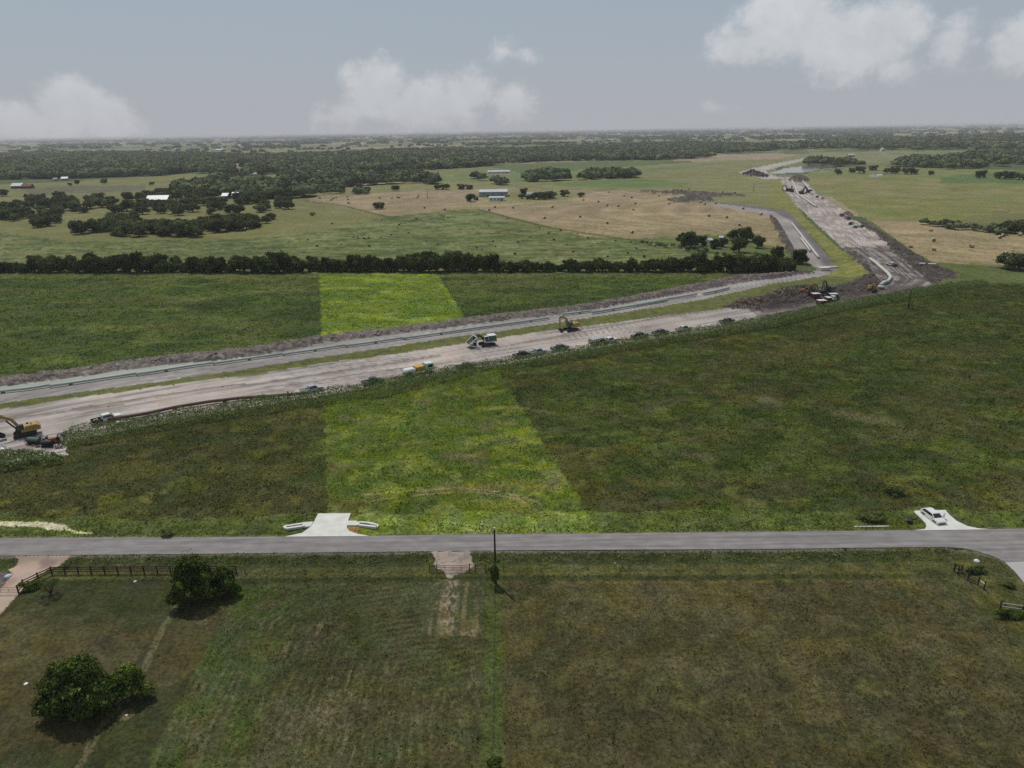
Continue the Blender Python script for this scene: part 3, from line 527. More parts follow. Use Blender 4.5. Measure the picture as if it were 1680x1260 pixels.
def build_ground():
    th = list(np.arange(R(56), R(0.62), -R(0.072))); rad = [CAM_H / math.tan(t) for t in th]
    rad = [4.0, 15.0, 28.0] + [q for q in rad if q > 40] 
    while rad[-1] < 42000: rad.append(rad[-1] * 1.10)
    az = list(np.arange(R(-49), R(49), R(0.078))); az = list(np.linspace(R(-180), R(-50), 90)) + az + list(np.linspace(R(50), R(180), 90))[:-1]
    rad = np.array(rad); az = np.array(az); nr, na = len(rad), len(az)
    x = (rad[:, None] * np.sin(az)[None]).ravel(); y = (rad[:, None] * np.cos(az)[None]).ravel()
    x = np.append(x, 0.0); y = np.append(y, 0.0)
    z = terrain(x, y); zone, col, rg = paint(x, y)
    z = z - (zone == 5) * 0.15
    i = np.arange(nr - 1)[:, None] * na; j = np.arange(na)[None]; j2 = (j + 1) % na
    f = np.stack([i + j, i + na + j, i + na + j2, i + j2], -1).reshape(-1, 4)[:, ::-1]
    tri = np.stack([np.full(na, nr * na), np.arange(na), (np.arange(na) + 1) % na], -1)
    V = np.stack([x, y, z], 1)
    mats = {0: earth_mat('meadow_ground', 0.55, 2.6, 0.42), 1: earth_mat('dry_caliche', 0.5, 3.0, 0.08, 0.6), 2: earth_mat('road_base', 0.5, 3.0, 0.08, 0.6), 3: earth_mat('spoil_earth', 0.6, 2.5, 0.25, 1.0), 4: earth_mat('gravel', 0.15, 1.5, 0.10, 0.5)}
    w = bpy.data.materials.new('muddy_water'); w.use_nodes = True; b = w.node_tree.nodes['Principled BSDF']; b.inputs['Base Color'].default_value = (*srgb((112, 112, 104)), 1); b.inputs['Roughness'].default_value = 0.12
    mats[5] = w
    names = {0: 'ground', 1: 'dirt_road', 2: 'haul_road', 3: 'earth_bank', 4: 'gravel_path', 5: 'water'}
    fz = zone[f[:, 0]]
    for k in range(6):
        ff = f[fz == k]
        if k == 0: ff = np.concatenate([ff, np.stack([tri[:, 0], tri[:, 1], tri[:, 2], tri[:, 2]], -1)[:0]])
        if len(ff) == 0: continue
        u, inv = np.unique(ff, return_inverse=True); inv = inv.reshape(ff.shape)
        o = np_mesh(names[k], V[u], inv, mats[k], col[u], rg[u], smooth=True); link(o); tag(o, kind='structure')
    # small disc closing the sheet under the camera
    u, inv = np.unique(tri, return_inverse=True); inv = inv.reshape(tri.shape); o = np_mesh('ground', V[u], inv, mats[0], col[u], rg[u]); link(o); tag(o, kind='structure')
build_ground()

# ------------------------------------------------------------------ asphalt road and concrete aprons (slabs with a real edge)
def slab(name, P, z, t, m, step=None):
    from mathutils.geometry import tessellate_polygon
    n = len(P); v = [(a, b, z) for a, b in P] + [(a, b, z - t) for a, b in P]
    tr = tessellate_polygon([[Vector((a, b, 0)) for a, b in P]])
    mb = MB(); mb.add(v, [tuple(q) for q in tr] + [(i, (i + 1) % n, (i + 1) % n + n, i + n) for i in range(n)])
    o = mb.build(name, m); tag(o, kind='structure'); return o
def asphalt_mat():
    m = bpy.data.materials.new('asphalt'); m.use_nodes = True; nt = m.node_tree; b = nt.nodes['Principled BSDF']; L = nt.links.new
    geo = nt.nodes.new('ShaderNodeNewGeometry')
    def noise(s, st, det=5):
        mp = nt.nodes.new('ShaderNodeMapping'); L(geo.outputs['Position'], mp.inputs[0]); mp.inputs['Scale'].default_value = st
        n = nt.nodes.new('ShaderNodeTexNoise'); L(mp.outputs[0], n.inputs['Vector']); n.inputs['Scale'].default_value = s; n.inputs['Detail'].default_value = det; return n.outputs['Fac']
    r = nt.nodes.new('ShaderNodeValToRGB'); L(noise(1.0, (0.05, 1.1, 1)), r.inputs[0])
    r.color_ramp.elements[0].position = 0.36; r.color_ramp.elements[0].color = (*srgb((112, 108, 108)), 1); r.color_ramp.elements[1].position = 0.62; r.color_ramp.elements[1].color = (*srgb((130, 126, 125)), 1)
    r2 = nt.nodes.new('ShaderNodeMapRange'); L(noise(0.7, (0.5, 1, 1)), r2.inputs[0]); r2.inputs[1].default_value = 0.35; r2.inputs[2].default_value = 0.65; r2.inputs[3].default_value = 0.86; r2.inputs[4].default_value = 1.1
    s = nt.nodes.new('ShaderNodeVectorMath'); s.operation = 'SCALE'; L(r.outputs[0], s.inputs[0]); L(r2.outputs[0], s.inputs['Scale']); L(s.outputs[0], b.inputs['Base Color'])
    b.inputs['Roughness'].default_value = 0.9; b.inputs['Specular IOR Level'].default_value = 0.15; return m
CONC = mat('pale_concrete', (196, 195, 190), 0.85, noise=0.13, nscale=0.6)
slab('road', POLY['road'], 0.05, 0.3, asphalt_mat())
slab('side_road', POLY['side'], 0.06, 0.3, mat('worn_concrete', (158, 154, 154), 0.9, noise=0.08, nscale=0.3))
def noisy(P): return P
slab('driveway_apron', POLY['conc1'], 0.09, 0.3, CONC); slab('driveway_apron', POLY['conc2'], 0.09, 0.3, CONC)
# ------------------------------------------------------------------ foliage
def leaf_mat(name, c1, c2, c3=None, scale=0.35, trans=0.25, objvar=0.25):
    m = bpy.data.materials.new(name); m.use_nodes = True; nt = m.node_tree; nt.nodes.clear(); L = nt.links.new
    out = nt.nodes.new('ShaderNodeOutputMaterial'); d = nt.nodes.new('ShaderNodeBsdfDiffuse'); t = nt.nodes.new('ShaderNodeBsdfTranslucent'); mx = nt.nodes.new('ShaderNodeMixShader')
    geo = nt.nodes.new('ShaderNodeNewGeometry'); n = nt.nodes.new('ShaderNodeTexNoise'); L(geo.outputs['Position'], n.inputs['Vector']); n.inputs['Scale'].default_value = scale; n.inputs['Detail'].default_value = 4
    r = nt.nodes.new('ShaderNodeValToRGB'); L(n.outputs['Fac'], r.inputs[0]); e = r.color_ramp.elements
    e[0].position = 0.36; e[0].color = (*srgb(c1), 1); e[1].position = 0.64; e[1].color = (*srgb(c2), 1)
    oi = nt.nodes.new('ShaderNodeObjectInfo'); mr = nt.nodes.new('ShaderNodeMapRange'); L(oi.outputs['Random'], mr.inputs[0]); mr.inputs[3].default_value = 1 - objvar; mr.inputs[4].default_value = 1 + objvar
    ri = nt.nodes.new('ShaderNodeMapRange'); L(geo.outputs['Random Per Island'], ri.inputs[0]); ri.inputs[3].default_value = 0.55; ri.inputs[4].default_value = 1.75
    mm = nt.nodes.new('ShaderNodeMath'); mm.operation = 'MULTIPLY'; L(mr.outputs[0], mm.inputs[0]); L(ri.outputs[0], mm.inputs[1])
    s = nt.nodes.new('ShaderNodeVectorMath'); s.operation = 'SCALE'; L(r.outputs[0], s.inputs[0]); L(mm.outputs[0], s.inputs['Scale'])
    L(s.outputs[0], d.inputs[0]); L(s.outputs[0], t.inputs[0]); mx.inputs[0].default_value = trans; L(d.outputs[0], mx.inputs[1]); L(t.outputs[0], mx.inputs[2]); L(mx.outputs[0], out.inputs[0]); return m
rng = np.random.default_rng(11)
def quads(P, N, size, jit=0.5, up=None):
    """one leaf-spray quad per point P with normal roughly N; size array or scalar"""
    n = len(P); N = N + rng.normal(0, jit, (n, 3)); N /= np.linalg.norm(N, axis=1)[:, None] + 1e-9
    T = rng.normal(0, 1, (n, 3)) if up is None else up + rng.normal(0, 0.25, (n, 3))
    T -= (T * N).sum(1)[:, None] * N; T /= np.linalg.norm(T, axis=1)[:, None] + 1e-9; B = np.cross(N, T)
    s = (np.full(n, size) if np.isscalar(size) else size) * rng.uniform(0.6, 1.3, n); a = s[:, None] * 0.5; b = a * rng.uniform(0.45, 0.9, (n, 1))
    bend = N * a * rng.uniform(-0.4, 0.4, (n, 1))
    V = np.stack([P - T * a, P + B * b + bend, P + T * a, P - B * b + bend], 1).reshape(-1, 3)
    F = np.arange(4 * n).reshape(-1, 4); return V, F
def lobes_points(lobes, n, depth=0.35):
    """points on / just inside a set of ellipsoid lobes, with outward normals"""
    w = np.array([l[3] * l[4] + l[3] * l[5] for l in lobes]); w = w / w.sum(); k = rng.choice(len(lobes), n, p=w); Lb = np.array(lobes)[k]
    d = rng.normal(0, 1, (n, 3)); d /= np.linalg.norm(d, axis=1)[:, None]; d[:, 2] = np.where(d[:, 2] < -0.35, -d[:, 2], d[:, 2])
    q = 1 - depth * rng.random(n) ** 1.6; q = q * (0.86 + 0.3 * np.sin(d[:, 0] * 5 + Lb[:, 0] * 3) * np.sin(d[:, 1] * 5 + Lb[:, 1]) * np.sin(d[:, 2] * 6 + 1))
    out = rng.random(n) < 0.14; q = np.where(out, q * rng.uniform(1.05, 1.32, n), q); P = Lb[:, :3] + d * Lb[:, 3:6] * q[:, None]; return P, d
def make_lobes(R_, H_, z0, n, seed, squat=0.8, spread=0.62):
    r = np.random.default_rng(seed); L = [(0, 0, z0 + (H_ - z0) * 0.50, R_ * 0.70, R_ * 0.70, (H_ - z0) * 0.50)]
    for i in range(n):
        a = 2 * math.pi * (i + r.random() * 0.7) / n; rr = R_ * spread * r.uniform(0.6, 1.1); s = R_ * r.uniform(0.30, 0.48); z = max(z0 + s * squat * .8, z0 + (H_ - z0) * (r.uniform(0.15, 0.62) if i % 3 else r.uniform(.55, .8)))
        L.append((math.cos(a) * rr, math.sin(a) * rr, z, s, s, s * squat))
    return L
def crown_mesh(name, lobes, n, size, m, core=True, jit=0.55):
    P, d = lobes_points(lobes, n); V, F = quads(P, d, size, jit)
    if core:
        t = (1 + 5 ** 0.5) / 2
        iv = np.array([(-1, t, 0), (1, t, 0), (-1, -t, 0), (1, -t, 0), (0, -1, t), (0, 1, t), (0, -1, -t), (0, 1, -t), (t, 0, -1), (t, 0, 1), (-t, 0, -1), (-t, 0, 1)], float); iv /= np.linalg.norm(iv[0])
        it = [(0, 11, 5), (0, 5, 1), (0, 1, 7), (0, 7, 10), (0, 10, 11), (1, 5, 9), (5, 11, 4), (11, 10, 2), (10, 7, 6), (7, 1, 8), (3, 9, 4), (3, 4, 2), (3, 2, 6), (3, 6, 8), (3, 8, 9), (4, 9, 5), (2, 4, 11), (6, 2, 10), (8, 6, 7), (9, 8, 1)]
        for l in lobes:
            b = len(V); v = iv * np.array(l[3:6]) * 0.66 * rng.uniform(0.8, 1.1, (12, 1)) + np.array(l[:3]); V = np.concatenate([V, v]); F = np.concatenate([F, np.array([(a + b, c + b, e + b, e + b) for a, c, e in it])])
    me_o = tri_quads(name, V, F, m); return me_o
def tri_quads(name, V, F, m):
    """mesh with quads, degenerate last index means a triangle"""
    tri = F[:, 2] == F[:, 3]; q = F[~tri]; t = F[tri][:, :3]
    me = bpy.data.meshes.new(name); me.vertices.add(len(V)); me.vertices.foreach_set('co', np.ascontiguousarray(V, np.float32).ravel())
    idx = np.concatenate([q.ravel(), t.ravel()]).astype(np.int32); me.loops.add(len(idx)); me.loops.foreach_set('vertex_index', idx)
    tot = np.concatenate([np.full(len(q), 4), np.full(len(t), 3)]).astype(np.int32); me.polygons.add(len(tot)); me.polygons.foreach_set('loop_total', tot)
    me.polygons.foreach_set('loop_start', np.concatenate([[0], np.cumsum(tot)[:-1]]).astype(np.int32)); me.update(calc_edges=True); me.materials.append(m)
    return bpy.data.objects.new(name, me)
BARK = mat('bark', (74, 64, 54), 0.9, noise=0.25, nscale=6)
def trunk_mb(h, r, limbs, seed, reach, lean=0.0):
    rr = random.Random(seed); mb = MB(); top = Vector((rr.uniform(-.1, .1) * h + lean, rr.uniform(-.1, .1) * h, h))
    mb.tube([(0, 0, -0.2), (top.x * .2, top.y * .2, h * .35), (top.x * .6, top.y * .6, h * .7), tuple(top)], [r * 1.25, r, r * .75, r * .3], 7)
    for i in range(limbs):
        a = 2 * math.pi * (i + rr.random() * .6) / limbs; z = h * rr.uniform(.3, .6); q = reach * rr.uniform(.6, 1)
        s = Vector((top.x * z / h, top.y * z / h, z)); e = Vector((math.cos(a) * q, math.sin(a) * q, h * rr.uniform(.75, 1.05)))
        mid = s.lerp(e, .5) + Vector((0, 0, -.08 * h)); mb.tube([tuple(s), tuple(mid), tuple(e)], [r * .5, r * .33, r * .12], 5)
    return mb
def tree_proto(name, R_, H_, z0, nl, seed, nleaf, size, m, trunk_r=None, squat=0.8):
    t = empty(name, (0, 0, 0)); lb = make_lobes(R_, H_, z0, nl, seed, squat)
    c = crown_mesh('crown', lb, nleaf, size, m); link(c, t)
    trunk_mb(H_ * .62, trunk_r or R_ * .09, 5, seed, R_ * .55).build('trunk', BARK, t); return t

L_BELT = leaf_mat('belt_foliage', (50, 60, 34), (82, 92, 54), scale=0.25, objvar=.35)
L_OAK = leaf_mat('oak_foliage', (52, 61, 40), (98, 105, 70), scale=0.15)
L_NEAR = leaf_mat('elm_foliage', (52, 64, 32), (88, 102, 48), scale=0.5, objvar=0.02)
L_PALE = leaf_mat('young_foliage', (72, 90, 36), (108, 122, 54), scale=0.5, objvar=0.05)
L_WEED = leaf_mat('weed_foliage', (74, 90, 50), (112, 124, 76), scale=0.8, trans=0.3, objvar=0.05)
L_WEED2 = leaf_mat('rough_weed_foliage', (68, 82, 46), (104, 114, 66), scale=0.5, trans=0.3, objvar=0.05)

# --- the four yard trees and the shrubs, near the camera
def near_lobes(R_, H_, n, seed):
    r = np.random.default_rng(seed); L = [(0, 0, H_ * .46, R_ * .62, R_ * .62, H_ * .50)]
    for i in range(n):
        a = 2 * math.pi * i * .618 * 1.0 + r.uniform(-.3, .3); t = (i + .5) / n; z = H_ * (.16 + .66 * t); rr = R_ * (.72 - .52 * t) * r.uniform(.85, 1.15); s = R_ * r.uniform(.32, .44) * (1.1 - .35 * t)
        L.append((math.cos(a) * rr, math.sin(a) * rr, z, s, s, s * r.uniform(.85, 1.2)))
    return L
def near_tree(name, px, py, R_, H_, z0, nl, seed, nleaf, size, m, label, stretch=(1, 1), cat='tree', lean=0.0):
    x, y, z = HP(px, py); t = empty(name, (x, y, z), 0, label, cat)
    lb = [(l[0] * stretch[0], l[1] * stretch[1], l[2], l[3] * stretch[0], l[4] * stretch[1], l[5]) for l in near_lobes(R_, H_, nl, seed)]
    link(crown_mesh('crown', lb, nleaf, size, m), t)
    # loose twig sprays that break the outline
    trunk_mb(H_ * .7, R_ * .07, 8, seed, R_ * .75, lean).build('trunk', BARK, t); return t
near_tree('broadleaf_tree', 134, 1163, 4.3, 7.6, 0.3, 20, 3, 26000, 0.34, L_NEAR, 'large dark green tree with a broad crown on the lawn, nearest the camera', (1.1, 0.9))
near_tree('broadleaf_tree', 218, 1143, 2.3, 5.2, 0.3, 9, 8, 8000, 0.30, L_PALE, 'smaller yellow-green tree touching the right side of the large lawn tree', (1.1, 0.9))
near_tree('broadleaf_tree', 322, 985, 3.7, 8.2, 0.4, 18, 21, 20000, 0.34, L_NEAR, 'tall dark tree beside the end of the rail fence next to the road', (1.0, 0.9))
near_tree('broadleaf_tree', 370, 974, 2.4, 5.0, 0.4, 8, 34, 9000, 0.33, L_NEAR, 'shorter dark tree leaning out on the right of the tall fence-corner tree', (1.05, 0.9))
def sparse_tree(px, py):
    x, y, z = HP(px, py); t = empty('young_tree', (x, y, z), 0, 'small sparse young tree with thin leafy branches on the lawn by the gravel drive', 'tree')
    mb = MB(); tips = []
    for i in range(9):
        a = i * 0.7 + random.random() * .4; q = random.uniform(.8, 1.9); h = random.uniform(1.6, 3.2)
        mb.tube([(0, 0, 0), (math.cos(a) * q * .35, math.sin(a) * q * .35, h * .55), (math.cos(a) * q, math.sin(a) * q, h)], [.06, .04, .015], 5); tips.append((math.cos(a) * q, math.sin(a) * q, h))
    mb.build('trunk', BARK, t); lb = [(a * .8, b * .8, c - .2, .5, .5, .32) for a, b, c in tips]
    link(crown_mesh('crown', lb, 900, .16, L_NEAR, core=False), t)
sparse_tree(84, 977)
def shrub(name, px, py, R_, H_, n, size, m, label, seed, cat='shrub', stretch=(1, 1), group=None, rz=0.0):
    x, y, z = HP(px, py); lb = [(l[0] * stretch[0], l[1] * stretch[1], l[2], l[3] * stretch[0], l[4] * stretch[1], l[5]) for l in make_lobes(R_, H_, -0.1, 6, seed, 0.7, 0.6)]
    o = crown_mesh(name, lb, n, size, m); link(o); o.location = (x, y, z); o.rotation_euler = (0, 0, rz); tag(o, label, cat, group); return o
shrub('flower_shrub', 50, 967, 1.4, 1.3, 2600, .18, L_NEAR, 'dark planted shrub with yellow-green tips against the slanted rail fence', 5, stretch=(1.1, .8))
shrub('vine_bush', 812, 962, .95, 4.0, 3600, .22, L_NEAR, 'dark bushy vine growing round the foot of the tall black utility pole', 6, 'bush', (1, .9))
shrub('vine_bush', 811, 1262, 1.0, 1.6, 2200, .16, L_NEAR, 'dark bush on the cross fence at the bottom edge of the photo', 7, 'bush')
shrub('roadside_bush', 275, 878, 1.3, 1.0, 1200, .2, L_WEED, 'single pale grey-green bush on the far verge left of the parcel driveway', 9, 'bush')
shrub('roadside_bush', 110, 929, .55, .5, 300, .15, L_NEAR, 'tiny bush behind the rail fence beside the gravel drive', 10, 'bush')
shrub('roadside_bush', 1465, 809, 1.8, 1.6, 1800, .24, L_BELT, 'dark low bush in the meadow up and left of the parked white car', 12, 'bush')
shrub('roadside_bush', 1430, 852, 1.5, 1.2, 1300, .22, L_WEED2, 'green weedy bush on the verge between the parked car and the culvert slab', 13, 'bush', (2, 1))
shrub('roadside_bush', 1600, 1000 - 60, 1.2, 1.0, 900, .2, L_BELT, 'low dark bush growing through the broken board fence at the right field corner', 14, 'bush', (1.6, .7))
shrub('roadside_bush', 1655, 963, .9, .7, 600, .18, L_WEED2, 'small green bush on the verge beside the concrete side road', 15, 'bush')
shrub('roadside_bush', 1662, 1013, 1.8, 1.0, 1200, .2, L_NEAR, 'dark green weeds bunched under the silver rail fence at the right edge', 16, 'bush', (1.8, .6))

# --- mid-distance trees: prototypes then linked copies
belt_protos = [tree_proto('hedgerow_tree', 4.2, 6.6, -0.3, 9, 40 + i, 1900, 0.7, L_BELT, squat=0.95) for i in range(5)]
oak_protos = [tree_proto('live_oak', 6.8, 8.2, 0.1, 10, 60 + i, 1700, 1.05, L_OAK, 0.5, 0.8) for i in range(6)]
N_IND = [0]
def place_tree(protos, x, y, s, label, group, sz=1.0):
    p = random.choice(protos); N_IND[0] += 1
    return copy_tree(p, (x, y, H1(x, y) - 0.1), random.uniform(0, 6.28), (s * random.uniform(.9, 1.15), s * random.uniform(.9, 1.15), s * sz * random.uniform(.88, 1.12)), label, group)
BELT = 'dark green tree in the continuous hedgerow that closes the far side of the green meadow'
BG = 'trees of the long hedgerow behind the meadow'
def tops(px):
    """tree height factor along the hedgerow, read off the photo"""
    return float(np.interp(px, [0, 50, 60, 150, 230, 380, 390, 505, 515, 570, 580, 640, 715, 765, 775, 815, 850, 900, 935, 1000, 1050, 1120, 1180, 1260, 1300], [.85, .9, 1.2, 1.4, 1.35, .95, 1.25, 1.3, .9, .85, 1.1, 1.1, 1.5, 1.45, 1.15, 1.1, .85, .8, .8, .95, .95, 1.15, 1.25, 1.35, 1.2]))
SEG = [(55, 'low hedgerow tree at the very left edge of the photo, behind the green meadow', 'hedgerow trees at the left edge'), (160, 'tall hedgerow tree below the left tip of the near oak clump', 'hedgerow trees below the left of the oak clump'),
       (270, 'tall hedgerow tree below the middle of the near oak clump', 'hedgerow trees below the middle of the oak clump'), (385, 'hedgerow tree below the right part of the near oak clump', 'hedgerow trees below the right of the oak clump'),
       (515, 'tall hedgerow tree just left of the bright parcel', 'hedgerow trees left of the parcel'), (625, 'hedgerow tree behind the left half of the bright parcel', 'hedgerow trees behind the left of the parcel'), (722, 'hedgerow tree behind the right half of the bright parcel', 'hedgerow trees behind the right of the parcel'),
       (820, 'tall hedgerow tree just right of the bright parcel', 'hedgerow trees right of the parcel'), (910, 'low tree in the thin stretch of hedgerow right of the parcel', 'trees of the thin hedgerow stretch'), (1010, 'hedgerow tree straight above the vertical-armed excavator', 'hedgerow trees above the excavator'),
       (1110, 'hedgerow tree left of the bare tree and shed grove', 'hedgerow trees left of the bare tree'), (1200, 'hedgerow tree in front of the bare tree and the white sheds', 'hedgerow trees in front of the sheds'), (1400, 'hedgerow tree at the right end, beside the haul road bend', 'hedgerow trees at the right end')]
def belt_label(q):
    for e, l, g in SEG:
        if q < e: return l, g
px = -12.0
while px < 1305:
    s = tops(px) * random.uniform(.62, 1.2); gap = 806 < px < 900 and random.random() < .12
    if not gap:
        x, y = G(px, 445.5 + random.uniform(-.8, .8) + (1 if px < 500 else 0)); place_tree(belt_protos, x, y, s * .86, *belt_label(px), 1.12)
    px += random.uniform(7, 13) * max(.75, s)
NB = N_IND[0]
# second, thinner row behind
px = 60.0
while px < 800:
    x, y = G(px, 439 + random.uniform(-1, 1)); place_tree(belt_protos, x, y, tops(px) * random.uniform(.7, .95), *belt_label(px), 1.0); px += random.uniform(20, 34)
for px, py, s, lab in ((1312, 433, 1.05, 'round dark tree standing alone beside the pipe road, right of the hedgerow end'), (1276, 425, .9, 'pointed tree rising behind the right end of the hedgerow'),
                       (1246, 442, 1.0, 'dark tree at the right end of the hedgerow by the corridor bend'),
                       (1204, 394, 1.0, 'darker of the two tall trees behind the little white farm sheds'), (1223, 396, 1.25, 'tallest tree behind the little white farm sheds'),
                       (1212, 414, 1.15, 'reddish-dark tree just in front of the little farm sheds'), (1243, 407, .95, 'spreading tree at the right of the little farm sheds'),
                       (1128, 405, 1.15, 'tall dark tree at the left end of the farm shed grove'), (1120, 402, .9, 'leftmost tree of the farm shed grove'), (1140, 404, .9, 'third dark tree from the left of the farm shed grove'), (1152, 403, .7, 'small tree left of the white debris among the farm sheds'),
                       (1174, 408, .85, 'tree standing between the two white farm sheds'), (1186, 405, .75, 'small tree right of the white farm sheds')):
    x, y = G(px, py); place_tree(belt_protos, x, y, s, lab, 'trees around the small farm sheds' if 1100 < px < 1245 else None, 1.15)
def bare_tree(px, py):
    x, y, z = HP(px, py); t = empty('bare_tree', (x, y, z), 0, 'nearly bare pale branching tree standing in front of the farm shed grove', 'tree')
    mb = MB()
    for i in range(16):
        a = i * .8; q = random.uniform(1, 4.2); h = random.uniform(4, 7.5); mb.tube([(0, 0, 0), (math.cos(a) * q * .3, math.sin(a) * q * .3, h * .5), (math.cos(a) * q, math.sin(a) * q, h)], [.22, .13, .05], 5)
    mb.build('trunk', mat('grey_bark', (120, 112, 98), .9), t); link(crown_mesh('crown', [(0, 0, 3, 3, 3, 2.6)], 260, .5, L_WEED, core=False), t)
bare_tree(1146, 431)
# --- oaks left of the meadow
def scatter(poly, n, mind, seed):
    P = GP(poly); r = np.random.default_rng(seed); x0, y0 = P.min(0); x1, y1 = P.max(0); out = []
    for _ in range(n * 60):
        a = r.uniform(x0, x1); b = r.uniform(y0, y1)
        if inpoly(np.array([a]), np.array([b]), P)[0] and all((a - c) ** 2 + (b - d) ** 2 > mind * mind for c, d in out):
            out.append((a, b))
            if len(out) >= n: break
    return out
OAK = [([(104, 384), (150, 376), (190, 366), (260, 374), (300, 372), (420, 362), (418, 374), (380, 380), (330, 389), (250, 390), (160, 385)], 62, 6.8, 'dark oak in the long dense clump nearest the left pasture', 'oaks of the near clump'),
       ([(-10, 352), (20, 338), (70, 330), (100, 345), (110, 368), (60, 376), (50, 364), (-10, 362)], 34, 8.2, 'oak in the loose grove at the left edge of the photo', 'oaks of the left-edge grove'),
       ([(60, 338), (100, 328), (170, 328), (240, 336), (330, 334), (400, 332), (405, 352), (330, 356), (240, 352), (180, 352), (120, 350)], 62, 8.5, 'oak in the grove in front of the long grey-roofed barn', 'oaks in front of the grey-roofed barn'),
       ([(400, 332), (440, 326), (500, 326), (495, 343), (430, 352), (400, 358)], 14, 9, 'oak at the right tip of the left woods, beside the pale pasture', 'oaks at the right tip of the woods'),
       ([(175, 322), (245, 318), (290, 320), (360, 318), (400, 322), (400, 330), (250, 331), (180, 328)], 24, 11, 'oak standing behind the long grey-roofed barn', 'oaks behind the grey-roofed barn')]
for k, (poly, n, md, lab, grp) in enumerate(OAK):
    S_ = scatter(poly, n, md, 100 + k); xs_ = sorted(c[0] / c[1] for c in S_)
    for (a, b) in S_:
        q = sum(v < a / b for v in xs_) / len(xs_); side = 'left' if q < .25 else 'left middle' if q < .5 else 'right middle' if q < .75 else 'right'
        place_tree(oak_protos, a, b, random.uniform(.75, 1.15), lab + ', ' + side + ' part', grp + ', ' + side + ' part')
SINGLE = [(445, 360, .75, 'single oak standing out in the pale pasture right of the woods'), (437, 366, .7, 'low round oak at the near edge of the pasture right of the woods'), (513, 354, .35, 'tiny lone tree in the open pasture'),
          (622, 343, .85, 'lone tree in the middle of the left hay field'), (560, 311, .8, 'left of two round trees above the left hay field'), (590, 311, .8, 'right of two round trees above the left hay field'), (649, 313, .8, 'round tree on the top edge of the left hay field'),
          (720, 311, .8, 'left tree of the pair on the top edge of the hay field'), (732, 311, .9, 'right tree of the pair on the top edge of the hay field'), (757, 311, .8, 'wide low tree above the metal building'), (770, 311, .7, 'low tree immediately left of the metal building roof'),
          (772, 331, .9, 'tree beside the shed left of the metal building'), (859, 319, .7, 'small tree right of the metal building'), (856, 326, .55, 'small tree in the farm yard'), (866, 327, .5, 'small round tree in the farm yard'),
          (877, 327, .75, 'leftmost dark tree in front of the farmhouse'), (890, 327, .95, 'large dark tree in front of the farmhouse'), (903, 326, .95, 'large dark tree at the right corner of the farmhouse'), (926, 322, .8, 'upright tree right of the farmhouse'), (954, 323, .6, 'small lone tree at the corner of the centre hay field'),
          (1374, 286, .9, 'round tree left of the small pond on the right'), (1397, 284, .8, 'small tree above the small pond'), (1410, 284, 1.3, 'widest tree above the small pond'), (1432, 280, 1.0, 'tree behind the small pond'), (1455, 284, .9, 'tree right of the small pond'), (1468, 285, 1.1, 'double-topped tree right of the small pond'), (1489, 286, 1.1, 'dark tree well right of the small pond'), (1499, 286, .9, 'dark tree next along from the small pond'), (1527, 287, .7, 'little tree on the field boundary right of the pond'),
          (1608, 292, 1.2, 'round tree near the right edge of the yellow field'), (1640, 293, 1.1, 'tree in the row at the right edge of the yellow field'), (1656, 294, 1.1, 'second tree in the row at the right edge'), (1672, 295, 1.1, 'third tree in the row at the right edge'),
          (1654, 382, 1.0, 'tall tree on the hedge beyond the right hay field'), (1676, 383, 1.0, 'tree at the right end of the hedge beyond the right hay field'), (1655, 441, .95, 'large dark oak at the near corner of the right hay field'), (1672, 443, 1.0, 'dark oak cut by the right edge of the photo'),
          (127, 302, .7, 'left of three small trees in the far left pasture'), (171, 302, .9, 'middle small tree in the far left pasture'), (250, 304, .6, 'right small tree in the far left pasture'), (115, 305, .5, 'bush beside the red barn pasture'), (4, 322, 1.2, 'oak cut by the left edge beside the red barn')]
for px_, py_, s, lab in SINGLE:
    x, y = G(px_, py_); place_tree(oak_protos, x, y, s, lab, None)
print('individual trees', N_IND[0], 'belt', NB)
for p in belt_protos + oak_protos:   # park the prototypes in real places
    pass
pk = [(1290, 443), (1270, 444), (1256, 443), (1232, 443.5), (1100, 444)]
for p, (a, b) in zip(belt_protos, pk):
    x, y = G(a, b); p.location = (x, y, H1(x, y)); p.scale = (.95,) * 3; lb_ = belt_label(a); tag(p, lb_[0], 'tree', lb_[1])
pk = [(470, 322), (440, 324), (415, 326), (455, 316), (395, 318), (330, 324)]
for p, (a, b) in zip(oak_protos, pk):
    x, y = G(a, b); p.location = (x, y, H1(x, y)); p.scale = (.9,) * 3; tag(p, 'oak on the slope between the two grey roofs and the pale pasture', 'tree', 'oaks above the twin grey roofs')
for o in scene.objects:
    if o.type == 'EMPTY' and o.name.startswith(('hedgerow_tree', 'live_oak')):
        o['category'] = 'tree'
        if 'group' in o.keys() and o['group'] is None: del o['group']

